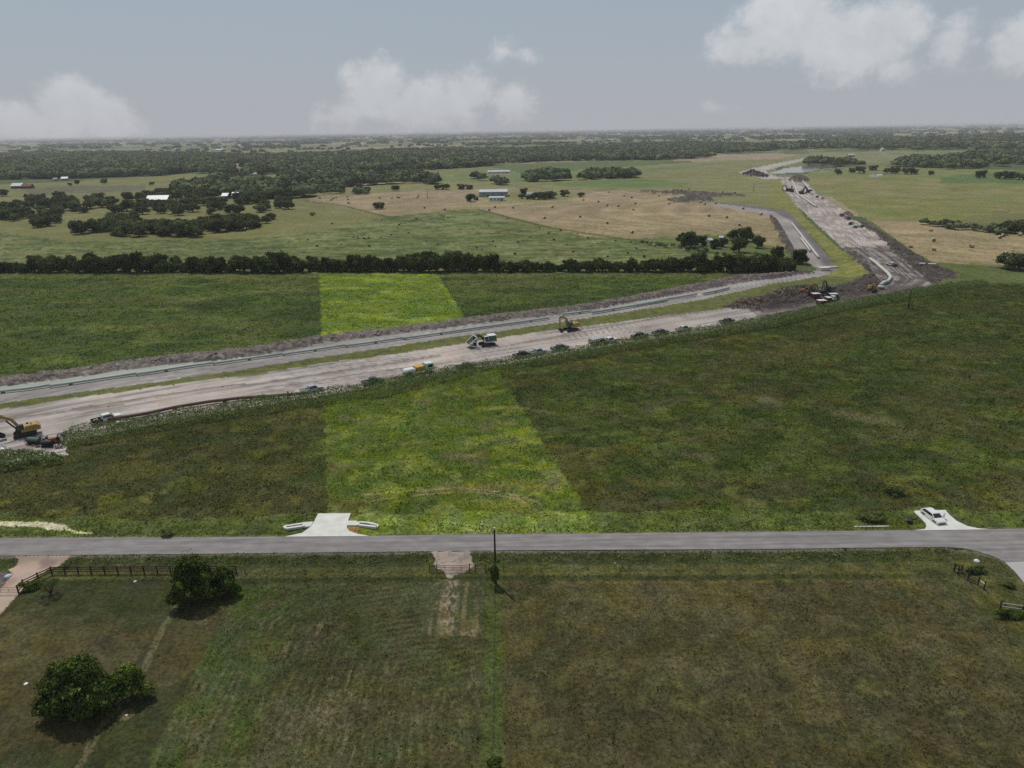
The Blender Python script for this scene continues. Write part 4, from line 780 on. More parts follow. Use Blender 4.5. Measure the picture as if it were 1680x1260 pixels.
# --- small dark bushes dotted over the rough pasture
proto = crown_mesh('pasture_bush', make_lobes(.8, .9, -.1, 4, 90, .7), 90, .5, L_BELT); link(proto)
spots = [(580, 390), (597, 392), (601, 393), (605, 391.5), (587, 391), (606, 405), (655, 370), (657, 367), (652, 374), (670, 383), (625, 390), (642, 386), (728, 356), (743, 362), (735, 358), (802, 371), (803, 402), (809, 397), (813, 405), (791, 410), (782, 407), (545, 368), (505, 394), (683, 360), (626, 362), (885, 375), (900, 384), (920, 379), (947, 384), (909, 394), (965, 391), (1010, 396), (980, 400), (1035, 398), (1044, 408), (1000, 408), (1075, 405), (1060, 412), (997, 422), (1030, 416), (930, 402), (870, 390), (850, 398), (845, 418), (1057, 422), (1100, 425), (940, 414), (700, 396), (718, 402), (745, 398), (520, 405), (560, 402), (1085, 434), (1012, 432)]
for i, (a, b) in enumerate(spots):
    x, y = G(a, b); s = random.uniform(.6, 1.3)
    o = proto if i == 0 else proto.copy()
    if i: link(o)
    o.location = (x, y, H1(x, y)); o.scale = (s * 1.2, s, s); o.rotation_euler = (0, 0, random.uniform(0, 6)); tag(o, 'small dark bush dotted over the rough green pasture behind the hedgerow', 'bush', 'bushes dotted over the rough pasture')

# --- masses nobody can count: distant woodland, weed banks
def blob_field(name, P, m, seed, label_kind='stuff', hz=None):
    """P: list of (x,y,r,h). one noisy low dome plus coarse leaf sprays for every crown"""
    r = np.random.default_rng(seed); base = []
    nu, nv = 9, 4
    ang = np.linspace(0, 2 * np.pi, nu, endpoint=False)
    ring = [(math.cos(e), math.sin(e)) for e in (-.25, .25, .75, 1.2)]
    U = np.concatenate([np.stack([np.cos(ang) * c, np.sin(ang) * c, np.full(nu, s)], 1) for c, s in ring] + [np.array([[0, 0, 1.0]])])
    Fq = [(k * nu + i, k * nu + (i + 1) % nu, (k + 1) * nu + (i + 1) % nu, (k + 1) * nu + i) for k in range(nv - 1) for i in range(nu)] + [((nv - 1) * nu + i, (nv - 1) * nu + (i + 1) % nu, nv * nu, nv * nu) for i in range(nu)]
    Fq = np.array(Fq); n = len(P); P = np.array(P); z = terrain(P[:, 0], P[:, 1])
    V = U[None] * np.stack([P[:, 2], P[:, 2], P[:, 3] * .55], 1)[:, None] * r.uniform(.72, 1.25, (n, len(U), 1)); V[:, :, 0] += P[:, 0, None]; V[:, :, 1] += P[:, 1, None]; V[:, :, 2] += (z + P[:, 3] * .45)[:, None]
    F = (Fq[None] + (np.arange(n) * len(U))[:, None, None]).reshape(-1, 4); V = V.reshape(-1, 3)
    # leaf sprays on top
    k = 14; d = r.normal(0, 1, (n * k, 3)); d /= np.linalg.norm(d, axis=1)[:, None]; d[:, 2] = np.abs(d[:, 2]); Q = np.repeat(P, k, 0); zz = np.repeat(z, k)
    C = np.stack([Q[:, 0] + d[:, 0] * Q[:, 2], Q[:, 1] + d[:, 1] * Q[:, 2], zz + Q[:, 3] * .45 + d[:, 2] * Q[:, 3] * .55], 1)
    V2, F2 = quads(C, d, Q[:, 2] * .75, .6)
    o = tri_quads(name, np.concatenate([V, V2]), np.concatenate([F, F2 + len(V)]), m); link(o); tag(o, kind='stuff'); return o
L_FAR = leaf_mat('woodland_foliage', (56, 64, 46), (86, 94, 66), scale=0.03, trans=.1, objvar=0)
def wood_points(poly, dens, seed, rmin=4, rmax=7, warp=30):
    P = GP(poly); r = np.random.default_rng(seed); x0, y0 = P.min(0); x1, y1 = P.max(0); area = abs(sum(P[i - 1][0] * P[i][1] - P[i][0] * P[i - 1][1] for i in range(len(P)))) / 2
    n = int(min(area * dens, 20000) * (x1 - x0) * (y1 - y0) / area); x = r.uniform(x0, x1, n); y = r.uniform(y0, y1, n)
    m = inpoly(x + warp * (fbm(x, y, 60, 2, seed) - .5), y + warp * (fbm(x, y, 60, 2, seed + 1) - .5), P) & (fbm(x, y, 90, 3, seed + 2) > .36); x = x[m]; y = y[m]
    R_ = r.uniform(rmin, rmax, len(x)); return list(zip(x, y, R_, R_ * r.uniform(1.1, 1.5, len(x))))
woods = []
woods += wood_points([(-200, 296), (0, 295), (60, 294), (120, 293), (210, 290), (330, 287), (380, 289), (380, 268), (420, 266), (420, 258), (300, 254), (150, 252), (0, 255), (-200, 258)], .0098, 201, 6, 9.5)
woods += wood_points([(290, 318), (300, 306), (350, 300), (400, 296), (430, 303), (490, 302), (700, 298), (690, 292), (560, 288), (440, 286), (405, 290), (400, 258), (560, 254), (640, 248), (840, 247), (1000, 240), (1160, 237), (1165, 259), (1060, 263), (900, 265), (840, 268), (780, 275), (700, 279), (600, 283), (500, 291), (440, 296), (500, 312), (500, 325), (420, 330), (400, 322), (330, 324)], .0085, 202, 6, 9.5)
woods += wood_points([(500, 312), (540, 308), (604, 312), (602, 319), (540, 318), (470, 316)], .02, 203, 3.5, 5, 8)
woods += wood_points([(510, 306), (560, 296), (690, 294), (690, 300), (600, 304), (540, 310)], .010, 204, 5, 8, 15)
woods += wood_points([(690, 292), (715, 292), (720, 301), (800, 305), (800, 298), (770, 292), (830, 296), (825, 304), (700, 302)], .006, 205, 5, 8, 20)
woods += wood_points([(854, 298), (875, 287), (905, 285), (960, 287), (1010, 284), (1040, 287), (1045, 292), (960, 295), (880, 299)], .012, 206, 5, 8, 10)
woods += wood_points([(1314, 270), (1340, 264), (1420, 270), (1480, 267), (1520, 262), (1580, 258), (1640, 252), (1700, 252), (1700, 270), (1640, 273), (1590, 278), (1540, 278), (1480, 274), (1380, 273)], .006, 207, 6, 9, 20)
woods += wood_points([(1000, 238), (1160, 236), (1260, 240), (1270, 250), (1165, 253), (1160, 260), (1000, 262)], .003, 208, 7, 10, 80)
woods += wood_points([(1270, 240), (1400, 232), (1550, 226), (1700, 222), (1700, 235), (1600, 233), (1560, 236), (1600, 241), (1700, 240), (1700, 248), (1500, 248), (1330, 247), (1200, 249)], .0011, 209, 8, 13, 160)
woods += wood_points([(1512, 366), (1560, 371), (1620, 377), (1650, 383), (1646, 386), (1590, 380), (1530, 371), (1510, 368)], .035, 210, 2.2, 3.6, 4)
woods += wood_points([(1560, 472), (1600, 466), (1650, 470), (1650, 476), (1600, 476)], .02, 211, 1.8, 3.0, 4)
woods += wood_points([(1050, 397), (1110, 402), (1160, 412), (1200, 420), (1230, 424), (1228, 427), (1150, 415), (1060, 401)], .03, 212, 1.0, 1.8, 3)
blob_field('woodland', woods, L_FAR, 5)
# far belts of trees to the horizon: clustered by a noise threshold, thinning into fields
def far_points():
    r = np.random.default_rng(77); out = []
    for lo, hi, n, s, rr in ((2300, 4200, 4200, 260, (8, 12)), (4200, 8000, 6500, 420, (14, 26)), (8000, 18000, 7000, 800, (26, 55)), (18000, 34000, 4500, 1500, (50, 110))):
        q = np.sqrt(r.uniform(lo ** 2, hi ** 2, n * 3)); a = r.uniform(R(-50), R(50), n * 3); x = q * np.sin(a); y = q * np.cos(a)
        ca, sa = math.cos(.35), math.sin(.35); u = x * ca + y * sa; v = -x * sa + y * ca
        hedge = (np.abs(((v / 300) % 1) - .5) > .47) & (fbm(x, y, 300, 2, 12) > .42)
        k = ((fbm(x * .35, y, s * .8, 3, 31) > .655) | hedge) & ~(inpoly(x, y, GP([(1165, 262), (1270, 256), (1330, 250), (1680, 248), (2400, 240), (2400, 270), (1500, 262), (1330, 275)])))
        x = x[k]; y = y[k]; R_ = r.uniform(*rr, len(x)); h = np.minimum(R_ * 1.2, 13 + R_ * .05); out += list(zip(x, y, R_, h))
    return out
blob_field('distant_trees', far_points(), L_FAR, 6)

# weed banks along the corridor: tall forbs, built as leafy sprays over a low rolling mound
def weed_bank(name, up, lo, dens, hmax, size, m, seed):
    U = GP(up); Lw = GP(lo); P = np.concatenate([U, Lw[::-1]]); r = np.random.default_rng(seed); x0, y0 = P.min(0); x1, y1 = P.max(0)
    area = abs(sum(P[i - 1][0] * P[i][1] - P[i][0] * P[i - 1][1] for i in range(len(P)))) / 2; n = int(area * dens * (x1 - x0) * (y1 - y0) / area)
    x = r.uniform(x0, x1, n); y = r.uniform(y0, y1, n); wx = x + 2.4 * (fbm(x, y, 4, 2, seed) - .5); wy = y + 2.4 * (fbm(x, y, 4, 2, seed + 3) - .5); k = inpoly(wx, wy, P)
    k &= fbm(x, y, 2.0, 2, seed + 5) > .20; x = x[k]; y = y[k]
    dl, _ = dline(x, y, np.concatenate([P, P[:1]]), 8); prof = sm(dl, 0, 0.9); h = hmax * (.25 + .9 * fbm(x, y, 2.2, 3, seed + 7)) * (.35 + .65 * prof)
    Q = np.stack([x, y, terrain(x, y) + h * r.random(len(x)) ** .45], 1); N_ = np.stack([r.normal(0, .6, len(x)), r.normal(0, .6, len(x)) - .3, np.full(len(x), .8)], 1)
    V, F = quads(Q, N_, size, .5); o = np_mesh(name, V, F, m); link(o); tag(o, kind='stuff'); print(name, len(F)); return o
weed_bank('tall_weeds', [(102, 712), (150, 701), (217, 693), (275, 682), (350, 668), (420, 658), (530, 644), (595, 634), (660, 620), (740, 606), (840, 592), (915, 578), (1000, 564), (1065, 554), (1165, 539), (1260, 522), (1360, 501), (1440, 487), (1500, 476), (1560, 468), (1620, 463)],
          [(105, 735), (150, 729), (225, 714), (350, 694), (420, 682), (530, 667), (620, 654), (700, 636), (755, 622), (812, 606), (840, 606), (915, 597), (1000, 581), (1065, 570), (1165, 555), (1260, 540), (1360, 517), (1440, 501), (1500, 489), (1560, 478), (1620, 470)], 26, 2.3, .34, L_WEED, 301)
weed_bank('tall_weeds', [(-60, 748), (0, 742), (50, 741), (88, 746), (108, 758)], [(-60, 790), (0, 776), (50, 768), (88, 764), (104, 762)], 24, 2.0, .42, L_WEED, 302)
weed_bank('ditch_weeds', [(122, 911), (420, 910), (700, 906), (712, 908)], [(112, 921), (300, 926), (560, 924), (708, 922)], 5, .45, .34, L_WEED2, 303)
weed_bank('ditch_weeds', [(782, 906), (1000, 904.5), (1260, 903), (1545, 900), (1590, 905)], [(790, 921), (1000, 921), (1260, 920), (1500, 918), (1585, 921)], 5, .5, .34, L_WEED2, 304)
weed_bank('verge_weeds', [(0, 868), (300, 868), (460, 868), (468, 872)], [(0, 881), (300, 880), (460, 878), (470, 876)], 3, .4, .3, L_WEED2, 305)
weed_bank('verge_weeds', [(640, 860), (800, 862), (1000, 860), (1240, 852), (1480, 850), (1498, 856)], [(640, 876), (800, 875.5), (1000, 873.5), (1240, 871), (1480, 869), (1500, 866)], 3.2, .42, .32, L_WEED2, 306)

# --- blades: real grass clumps whose colour follows the land cover they grow from
def blade_mat():
    m = bpy.data.materials.new('grass_blades'); m.use_nodes = True; nt = m.node_tree; nt.nodes.clear(); L = nt.links.new
    out = nt.nodes.new('ShaderNodeOutputMaterial'); d = nt.nodes.new('ShaderNodeBsdfDiffuse'); t = nt.nodes.new('ShaderNodeBsdfTranslucent'); mx = nt.nodes.new('ShaderNodeMixShader'); at = nt.nodes.new('ShaderNodeAttribute'); at.attribute_name = 'Col'
    geo = nt.nodes.new('ShaderNodeNewGeometry'); ri = nt.nodes.new('ShaderNodeMapRange'); L(geo.outputs['Random Per Island'], ri.inputs[0]); ri.inputs[3].default_value = 1.0; ri.inputs[4].default_value = 1.9
    s = nt.nodes.new('ShaderNodeVectorMath'); s.operation = 'SCALE'; L(at.outputs['Color'], s.inputs[0]); L(ri.outputs[0], s.inputs['Scale']); L(s.outputs[0], d.inputs[0]); L(s.outputs[0], t.inputs[0])
    mx.inputs[0].default_value = .5; L(d.outputs[0], mx.inputs[1]); L(t.outputs[0], mx.inputs[2]); L(mx.outputs[0], out.inputs[0]); return m
BLADES = blade_mat()
def meadow(poly, dens, h, w, seed, rmin=0.0, clump=2.0, thr=.40, name='grass'):
    P = GP(poly); r = np.random.default_rng(seed); x0, y0 = P.min(0); x1, y1 = P.max(0); n = int((x1 - x0) * (y1 - y0) * dens)
    x = r.uniform(x0, x1, n); y = r.uniform(y0, y1, n); k = inpoly(x, y, P) & (fbm(x, y, clump, 3, seed) > thr) & ~inpoly(x, y, POLY['conc1']) & ~inpoly(x, y, POLY['conc2']) & ~inpoly(x, y, POLY['road']) & ~inpoly(x, y, POLY['side']); x = x[k]; y = y[k]
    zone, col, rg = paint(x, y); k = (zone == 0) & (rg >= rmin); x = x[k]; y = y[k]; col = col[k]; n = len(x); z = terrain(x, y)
    a = r.uniform(0, 2 * np.pi, n); ww = w * r.uniform(.5, 1.4, n); hh = h * r.uniform(.4, 1.3, n) * (.5 + fbm(x, y, 4, 2, seed + 1)); lx = r.normal(0, .35, n) * hh; ly = r.normal(-.05, .35, n) * hh
    c, s = np.cos(a) * ww / 2, np.sin(a) * ww / 2
    V = np.stack([np.stack([x - c, y - s, z - .03], 1), np.stack([x + c, y + s, z - .03], 1), np.stack([x + c * .5 + lx, y + s * .5 + ly, z + hh], 1), np.stack([x - c * .6 + lx * 1.2, y - s * .6 + ly * 1.2, z + hh * .85], 1)], 1).reshape(-1, 3)
    o = np_mesh(name, V, np.arange(4 * n).reshape(-1, 4), BLADES, np.repeat(col, 4, 0)); link(o); tag(o, kind='stuff'); print('meadow', n)
meadow([(-100, 760), (0, 745), (107, 735), (420, 682), (840, 604), (1065, 568), (1260, 536), (1440, 497), (1640, 466), (1760, 470), (1760, 867), (1680, 868), (840, 877), (0, 884), (-100, 884)], 7.5, .17, .24, 401, .3, 2.0, .36)
meadow([(-40, 912), (420, 908), (840, 903), (1260, 901), (1545, 898), (1650, 925), (1720, 960), (1760, 1290), (-40, 1290)], 16, .09, .13, 402, .2, 1.2, .36)
meadow([(-40, 1290), (-40, 940), (400, 940), (330, 1080), (235, 1290)], 10, .045, .10, 403, .0, 1.2, .42)
meadow([(-60, 456), (0, 449), (1330, 447), (1215, 458), (940, 506), (840, 520), (527, 560), (250, 600), (0, 634), (-60, 640)], 2.0, .22, .45, 404, .3, 4.0, .38)

meadow([(-60, 772), (420, 688), (840, 608), (1065, 572), (1260, 540), (1440, 500), (1640, 470), (1740, 474), (1740, 866), (840, 876), (0, 882)], 1.8, .32, .36, 405, .3, 1.5, .60, 'weeds')
meadow([(0, 456), (1300, 450), (1110, 472), (940, 500), (840, 516), (527, 554), (250, 590), (0, 622)], 1.0, .35, .5, 406, .3, 2.2, .60, 'weeds')
meadow([(0, 925), (840, 925), (1560, 925), (1720, 1000), (1760, 1290), (-40, 1290)], 6, .17, .20, 407, .2, .9, .58, 'weeds')
# ------------------------------------------------------------------ paints
WHITE = mat('white_paint', (204, 204, 202), .35, spec=.5, coat=.3); SILVER = mat('silver_paint', (164, 168, 172), .35, .3, .5, coat=.3); BLACKP = mat('black_paint', (30, 31, 34), .3, spec=.5, coat=.3)
GREYP = mat('grey_paint', (88, 90, 94), .35, spec=.5); REDP = mat('red_paint', (92, 50, 44), .7, noise=.2); TANP = mat('tan_paint', (150, 136, 112), .4)
GLASS = mat('dark_glass', (22, 26, 30), .08, spec=.8); TYRE = mat('tyre_rubber', (30, 30, 30), .9, noise=.2); RIM = mat('rim_metal', (150, 150, 150), .4, .7)
LAMP = mat('lamp_glass', (210, 210, 205), .15, spec=.8); TAIL = mat('tail_lens', (120, 20, 18), .3); CHROME = mat('bumper_steel', (140, 142, 145), .35, .6)
YEL = mat('machine_yellow', (158, 128, 72), .5, noise=.12, nscale=.8); DARKM = mat('dark_steel', (44, 42, 42), .6, noise=.2); TRACKM = mat('track_steel', (62, 58, 56), .8, noise=.25, nscale=3)
GREENM = mat('machine_green', (76, 96, 82), .5, noise=.15); ORANGE = mat('orange_paint', (136, 92, 60), .7, noise=.2); RUST = mat('rusty_pipe', (92, 68, 62), .75, noise=.25, nscale=1.5)
PIPE = mat('coated_pipe', (156, 166, 158), .5, noise=.08, nscale=.6); PIPEW = mat('white_pipe', (176, 176, 170), .5, noise=.05); WOODD = mat('dark_fence_wood', (70, 52, 44), .85, noise=.25, nscale=4); WOODG = mat('grey_fence_wood', (110, 106, 98), .85, noise=.25, nscale=4)
POLEM = mat('creosote_pole', (48, 42, 38), .85, noise=.2, nscale=5); POSTM = mat('steel_post', (62, 64, 60), .7); WIREM = mat('fence_wire', (110, 108, 104), .5, .6); DARKV = mat('dark_void', (20, 20, 20), .95); TIMB = mat('timber_skid', (120, 98, 74), .9, noise=.2)
def depth_of(x, y): return float(np.dot(np.array([x, y, -CAM_H]), C_F))
def mpp(px, py): x, y = G(px, py); return depth_of(x, y) / FPX
def h_at(px, py, x, y):
    d = C_F * FPX + C_R * (px - 840.0) + C_U * (630.0 - py); return CAM_H + d[2] * y / d[1]
def placed(rear, front):
    a = G(*rear); b = G(*front); x, y = (a[0] + b[0]) / 2, (a[1] + b[1]) / 2; return (x, y, H1(x, y)), math.atan2(b[1] - a[1], b[0] - a[0])

# ------------------------------------------------------------------ road vehicles
def wheels(t, xs, yw, r, w=.26):
    for x in xs:
        for s in (-1, 1):
            mb = MB(); mb.cyl((x, s * yw - w / 2, r), (x, s * yw + w / 2, r), r, 18); wh = mb.build('wheel', TYRE, t, bevel=.03)
            mb = MB(); mb.cyl((x, s * (yw + w / 2 - .02), r), (x, s * (yw + w / 2 + .015), r), r * .58, 12); mb.build('rim', RIM, wh)
def pickup(paint, bedmat=None):
    t = empty('pickup_truck', (0, 0, 0))
    mb = MB(); mb.prism([(-.95, .45), (1.25, .45), (1.35, .82), (2.2, .84), (2.35, .5), (2.9, .48), (2.97, .8), (2.86, 1.04), (1.5, 1.14), (-.95, 1.14)], -.98, .98); mb.build('body', paint, t, bevel=.05)
    mb = MB()
    for s in (-1, 1): mb.prism([(-2.95, .62), (-2.4, .62), (-2.3, .9), (-1.5, .9), (-1.4, .5), (-.95, .5), (-.95, 1.14), (-2.95, 1.14)], s * .94 - .05, s * .94 + .05)
    mb.box(-2.95, -2.87, -.89, .89, .55, 1.13); mb.box(-2.86, -.96, -.88, .88, .6, .68); mb.build('bed', bedmat or paint, t, bevel=.02)
    mb = MB(); mb.prism([(-.93, 1.14), (1.45, 1.14), (.82, 1.78), (.6, 1.85), (-.68, 1.85), (-.86, 1.74)], -.9, .9, lambda x, z: .16 * (z > 1.3)); mb.build('cab', paint, t, bevel=.04)
    mb = MB(); mb.prism([(1.44, 1.17), (.86, 1.76), (.88, 1.79), (1.5, 1.18)], -.76, .76, lambda x, z: .1 * (z > 1.3)); mb.build('windshield', GLASS, t)
    for s in (-1, 1):
        mb = MB(); q = [(-.78, 1.2), (1.22, 1.2), (.74, 1.68), (-.72, 1.68)]; v = [(x, s * (.905 - .16 * (z - 1.14) / .7 + .012), z) for x, z in q]; v2 = [(x, y - s * .03, z) for x, y, z in v]
        mb.add(v + v2, [(0, 1, 2, 3), (7, 6, 5, 4), (0, 4, 5, 1), (1, 5, 6, 2), (2, 6, 7, 3), (3, 7, 4, 0)]); mb.build('side_window', GLASS, t)
        mb = MB(); mb.box(2.80, 2.985, s * .74 - .16, s * .74 + .16, .74, .93); mb.build('headlight', LAMP, t)
        mb = MB(); mb.box(-2.985, -2.9, s * .88 - .07, s * .88 + .07, .75, 1.05); mb.build('tail_light', TAIL, t)
        mb = MB(); mb.box(.95, 1.12, s * 1.08 - .12, s * 1.08 + .12, 1.12, 1.3); mb.build('mirror', BLACKP, t)
    mb = MB(); mb.box(-.9, -.875, -.66, .66, 1.3, 1.68); mb.build('rear_window', GLASS, t)
    mb = MB(); mb.box(2.9, 3.05, -.95, .95, .42, .62); mb.box(-3.08, -2.93, -.9, .9, .45, .62); mb.build('bumper', CHROME, t, bevel=.02)
    wheels(t, (-1.92, 1.82), .86, .4); return t
protos_v = {}
def park_pickup(key, paint, rear, front, label, group=None, s=1.0, bed=None):
    q_ = 1.6 if rear[1] > 520 and rear[0] > 550 else 0.0
    loc, rz = placed((rear[0], rear[1] + q_), (front[0], front[1] + q_)); 
    if key not in protos_v:
        t = pickup(paint, bed); protos_v[key] = t; t.location = loc; t.rotation_euler = (0, 0, rz); t.scale = (s,) * 3
    else:
        t = copy_tree(protos_v[key], loc, rz, s)
        if 'group' in t.keys(): del t['group']
    tag(t, label, 'pickup truck', group or 'trucks parked along the construction corridor'); return t
park_pickup('W', WHITE, (152, 697.5), (199, 685.5), 'white crew-cab pickup on the dirt road, leftmost of the parked trucks', s=1.08, bed=DARKM)
park_pickup('S', SILVER, (496, 646.5), (528, 639.5), 'silver pickup beside the weed bank at the left edge of the bright parcel')
park_pickup('K', BLACKP, (600, 630.5), (624, 625.5), 'dark pickup half hidden by the weeds, second truck inside the bright parcel')
park_pickup('G', GREYP, (750, 605.5), (779, 599.5), 'grey pickup parked behind the weeds at the right edge of the bright parcel')
park_pickup('K', BLACKP, (848, 585.5), (866, 582), 'black pickup just right of the bright parcel, half sunk behind weeds')
park_pickup('S', SILVER, (871, 581.5), (893, 577), 'silver pickup, second right of the bright parcel behind weeds')
park_pickup('G', GREYP, (909, 574.5), (928, 571), 'grey pickup with only its roof above the weeds, below the vertical-armed excavator')
park_pickup('W', WHITE, (989, 563), (1010, 558.5), 'white pickup hitched in front of the cage trailer')
park_pickup('K', BLACKP, (1040, 554.5), (1058, 551), 'black pickup parked right of the cage trailer')
park_pickup('G', GREYP, (1072, 549), (1094, 544.5), 'dark grey pickup, second right of the cage trailer')
park_pickup('S', SILVER, (1111, 543), (1131, 538.8), 'silver pickup, third right of the cage trailer')
park_pickup('G', GREYP, (1184, 529.8), (1201, 526.5), 'grey pickup farthest right behind the weed bank, before the brush pile')
park_pickup('W', WHITE, (1468, 437.5), (1457, 435), 'white pickup alone on the churned clay of the corridor bend')
park_pickup('W', WHITE, (1372, 491), (1361, 494), 'white pickup beside the red boxes at the dark earth bank')
FG = 'trucks parked on the far stretch of the corridor'
for k, p, a, b, lab in (('K', BLACKP, (1337, 325.5), (1344, 323), 'black truck at the end of the long white pipe, far stretch'), ('S', SILVER, (1345, 328), (1354, 325), 'silver truck below the long white pipe, far stretch'),
                        ('G', GREYP, (1377, 356), (1385, 353), 'dark grey truck, leftmost of the cluster left of the hay field corner'), ('S', SILVER, (1385, 359.5), (1393, 356), 'silver truck in the middle of the far cluster'), ('K', BLACKP, (1389, 361.5), (1397, 358.5), 'black truck at the right of the far cluster'),
                        ('K', BLACKP, (1392, 370), (1399, 367), 'black truck beside the upper corner of the right hay field'), ('W', WHITE, (1399, 375), (1409, 372), 'white truck beside the upper corner of the right hay field'), ('G', GREYP, (1409, 376.5), (1418, 373), 'grey truck against the dark spoil beside the right hay field')):
    park_pickup(k, p, a, b, lab, FG)

def sedan(rear, front):
    loc, rz = placed(rear, front); t = empty('parked_car', loc, rz, 'white hatchback with its driver door open, parked on the right concrete driveway', 'car')
    P = [(-2.15, .34), (-1.75, .30), (-1.7, .62), (-1.0, .62), (-.95, .28), (1.0, .28), (1.05, .62), (1.72, .62), (1.78, .3), (2.2, .34), (2.28, .6), (2.15, .78), (1.2, .98), (-1.3, 1.0), (-2.2, .96), (-2.27, .7)]
    mb = MB(); mb.prism(P, -.88, .88, lambda x, z: .05 * (z > .9)); mb.build('body', WHITE, t, bevel=.05)
    mb = MB(); mb.prism([(-2.1, .98), (1.15, .98), (.45, 1.42), (.2, 1.48), (-1.25, 1.47), (-1.75, 1.32)], -.82, .82, lambda x, z: .15 * (z > 1.1)); mb.build('cab', WHITE, t, bevel=.04)
    mb = MB(); mb.prism([(1.14, 1.0), (.48, 1.41), (.50, 1.44), (1.19, 1.01)], -.72, .72, lambda x, z: .1 * (z > 1.1)); mb.build('windshield', GLASS, t)
    mb = MB(); mb.prism([(-2.06, 1.03), (-1.72, 1.33), (-1.76, 1.35), (-2.12, 1.04)], -.64, .64, lambda x, z: .06 * (z > 1.1)); mb.build('rear_window', GLASS, t)
    for s in (-1, 1):
        q = [(-1.75, 1.03), (.92, 1.03), (.4, 1.36), (-1.35, 1.37)]; v = [(x, s * (.832 - .15 * (z - .98) / .5 + .012), z) for x, z in q]; v2 = [(x, y - s * .03, z) for x, y, z in v]
        mb = MB(); mb.add(v + v2, [(0, 1, 2, 3), (7, 6, 5, 4), (0, 4, 5, 1), (1, 5, 6, 2), (2, 6, 7, 3), (3, 7, 4, 0)]); mb.build('side_window', GLASS, t)
        mb = MB(); mb.box(2.02, 2.26, s * .66 - .17, s * .66 + .17, .62, .76); mb.build('headlight', LAMP, t)
        mb = MB(); mb.box(-2.29, -2.15, s * .72 - .12, s * .72 + .12, .72, .92); mb.build('tail_light', TAIL, t)
        mb = MB(); mb.box(.62, .78, s * .97 - .1, s * .97 + .1, .98, 1.1); mb.build('mirror', WHITE, t)
    mb = MB(); mb.box(2.2, 2.30, -.5, .5, .42, .56); mb.build('grille', DARKM, t)
    wheels(t, (-1.36, 1.38), .77, .32, .2)
    # open driver door, hinged at the front
    rot = Matrix.Rotation(R(62), 3, 'Z') ; piv = (.95, .9, .3); mb = MB(); mb.box(-.15, .95, .86, .92, .34, .98, rot.inverted(), piv); mb.box(-.1, .6, .87, .9, .98, 1.32, rot.inverted(), piv); d = mb.build('door', WHITE, t, bevel=.015)
    mb = MB(); mb.box(.0, .55, .862, .867, 1.02, 1.27, rot.inverted(), piv); mb.build('door_window', GLASS, d)
sedan((1520, 843.5), (1540.5, 858.5))

def tank_truck(rear, front):
    loc, rz = placed(rear, front); t = empty('service_truck', loc, rz, 'long service truck with white tank, yellow box and pale cab in the parcel', 'truck')
    mb = MB(); mb.box(-4.6, 4.4, -.45, .45, .75, 1.0); mb.build('chassis', DARKM, t)
    mb = MB(); mb.box(-4.6, -1.2, -1.2, 1.2, 1.0, 2.1); mb.build('tank', WHITE, t, bevel=.25)
    mb = MB(); mb.box(-1.15, 1.5, -1.2, 1.2, 1.0, 2.35); mb.build('box_body', mat('box_yellow', (178, 146, 66), .5, noise=.15), t, bevel=.06)
    mb = MB(); mb.prism([(1.8, .7), (4.4, .7), (4.45, 1.5), (4.3, 2.7), (1.9, 2.85)], -1.15, 1.15); mb.build('cab', mat('pale_green_paint', (190, 204, 192), .4), t, bevel=.08)
    mb = MB(); mb.prism([(4.43, 1.6), (4.32, 2.5), (4.36, 2.52), (4.47, 1.62)], -1.0, 1.0); mb.build('windshield', GLASS, t)
    for s in (-1, 1): mb = MB(); mb.box(2.6, 4.0, s * 1.155 - .015, s * 1.155 + .015, 1.6, 2.4); mb.build('side_window', GLASS, t)
    wheels(t, (-3.4, -2.3, 3.2), .98, .5, .32)
tank_truck((667, 617.5), (706, 609))

def cage_trailer(rear, front):
    loc, rz = placed(rear, front); t = empty('cage_trailer', loc, rz, 'brown slat-sided stock trailer hitched behind the white pickup', 'trailer')
    mb = MB(); mb.box(-2.6, 2.2, -1.05, 1.05, .55, .7); mb.beam((2.2, 0, .6), (3.3, 0, .6), .12); mb.build('deck', DARKM, t)
    mb = MB()
    for s in (-1, 1):
        for z in (.95, 1.3, 1.65, 2.0): mb.box(-2.6, 2.2, s * 1.03 - .02, s * 1.03 + .02, z - .07, z + .07)
        for x in np.linspace(-2.56, 2.16, 7): mb.box(x - .04, x + .04, s * 1.06 - .03, s * 1.06 + .03, .7, 2.1)
    for x in (-2.58, 2.18):
        for z in (.95, 1.3, 1.65, 2.0): mb.box(x - .02, x + .02, -1.0, 1.0, z - .07, z + .07)
    mb.build('cage', mat('trailer_brown', (88, 62, 54), .7, noise=.2), t)
    mb = MB(); mb.box(-2.5, 2.1, -.98, .98, 2.08, 2.13); mb.build('roof', SILVER, t); wheels(t, (-.6, .25), .95, .36, .22)
cage_trailer((969, 567.5), (989, 563.2))

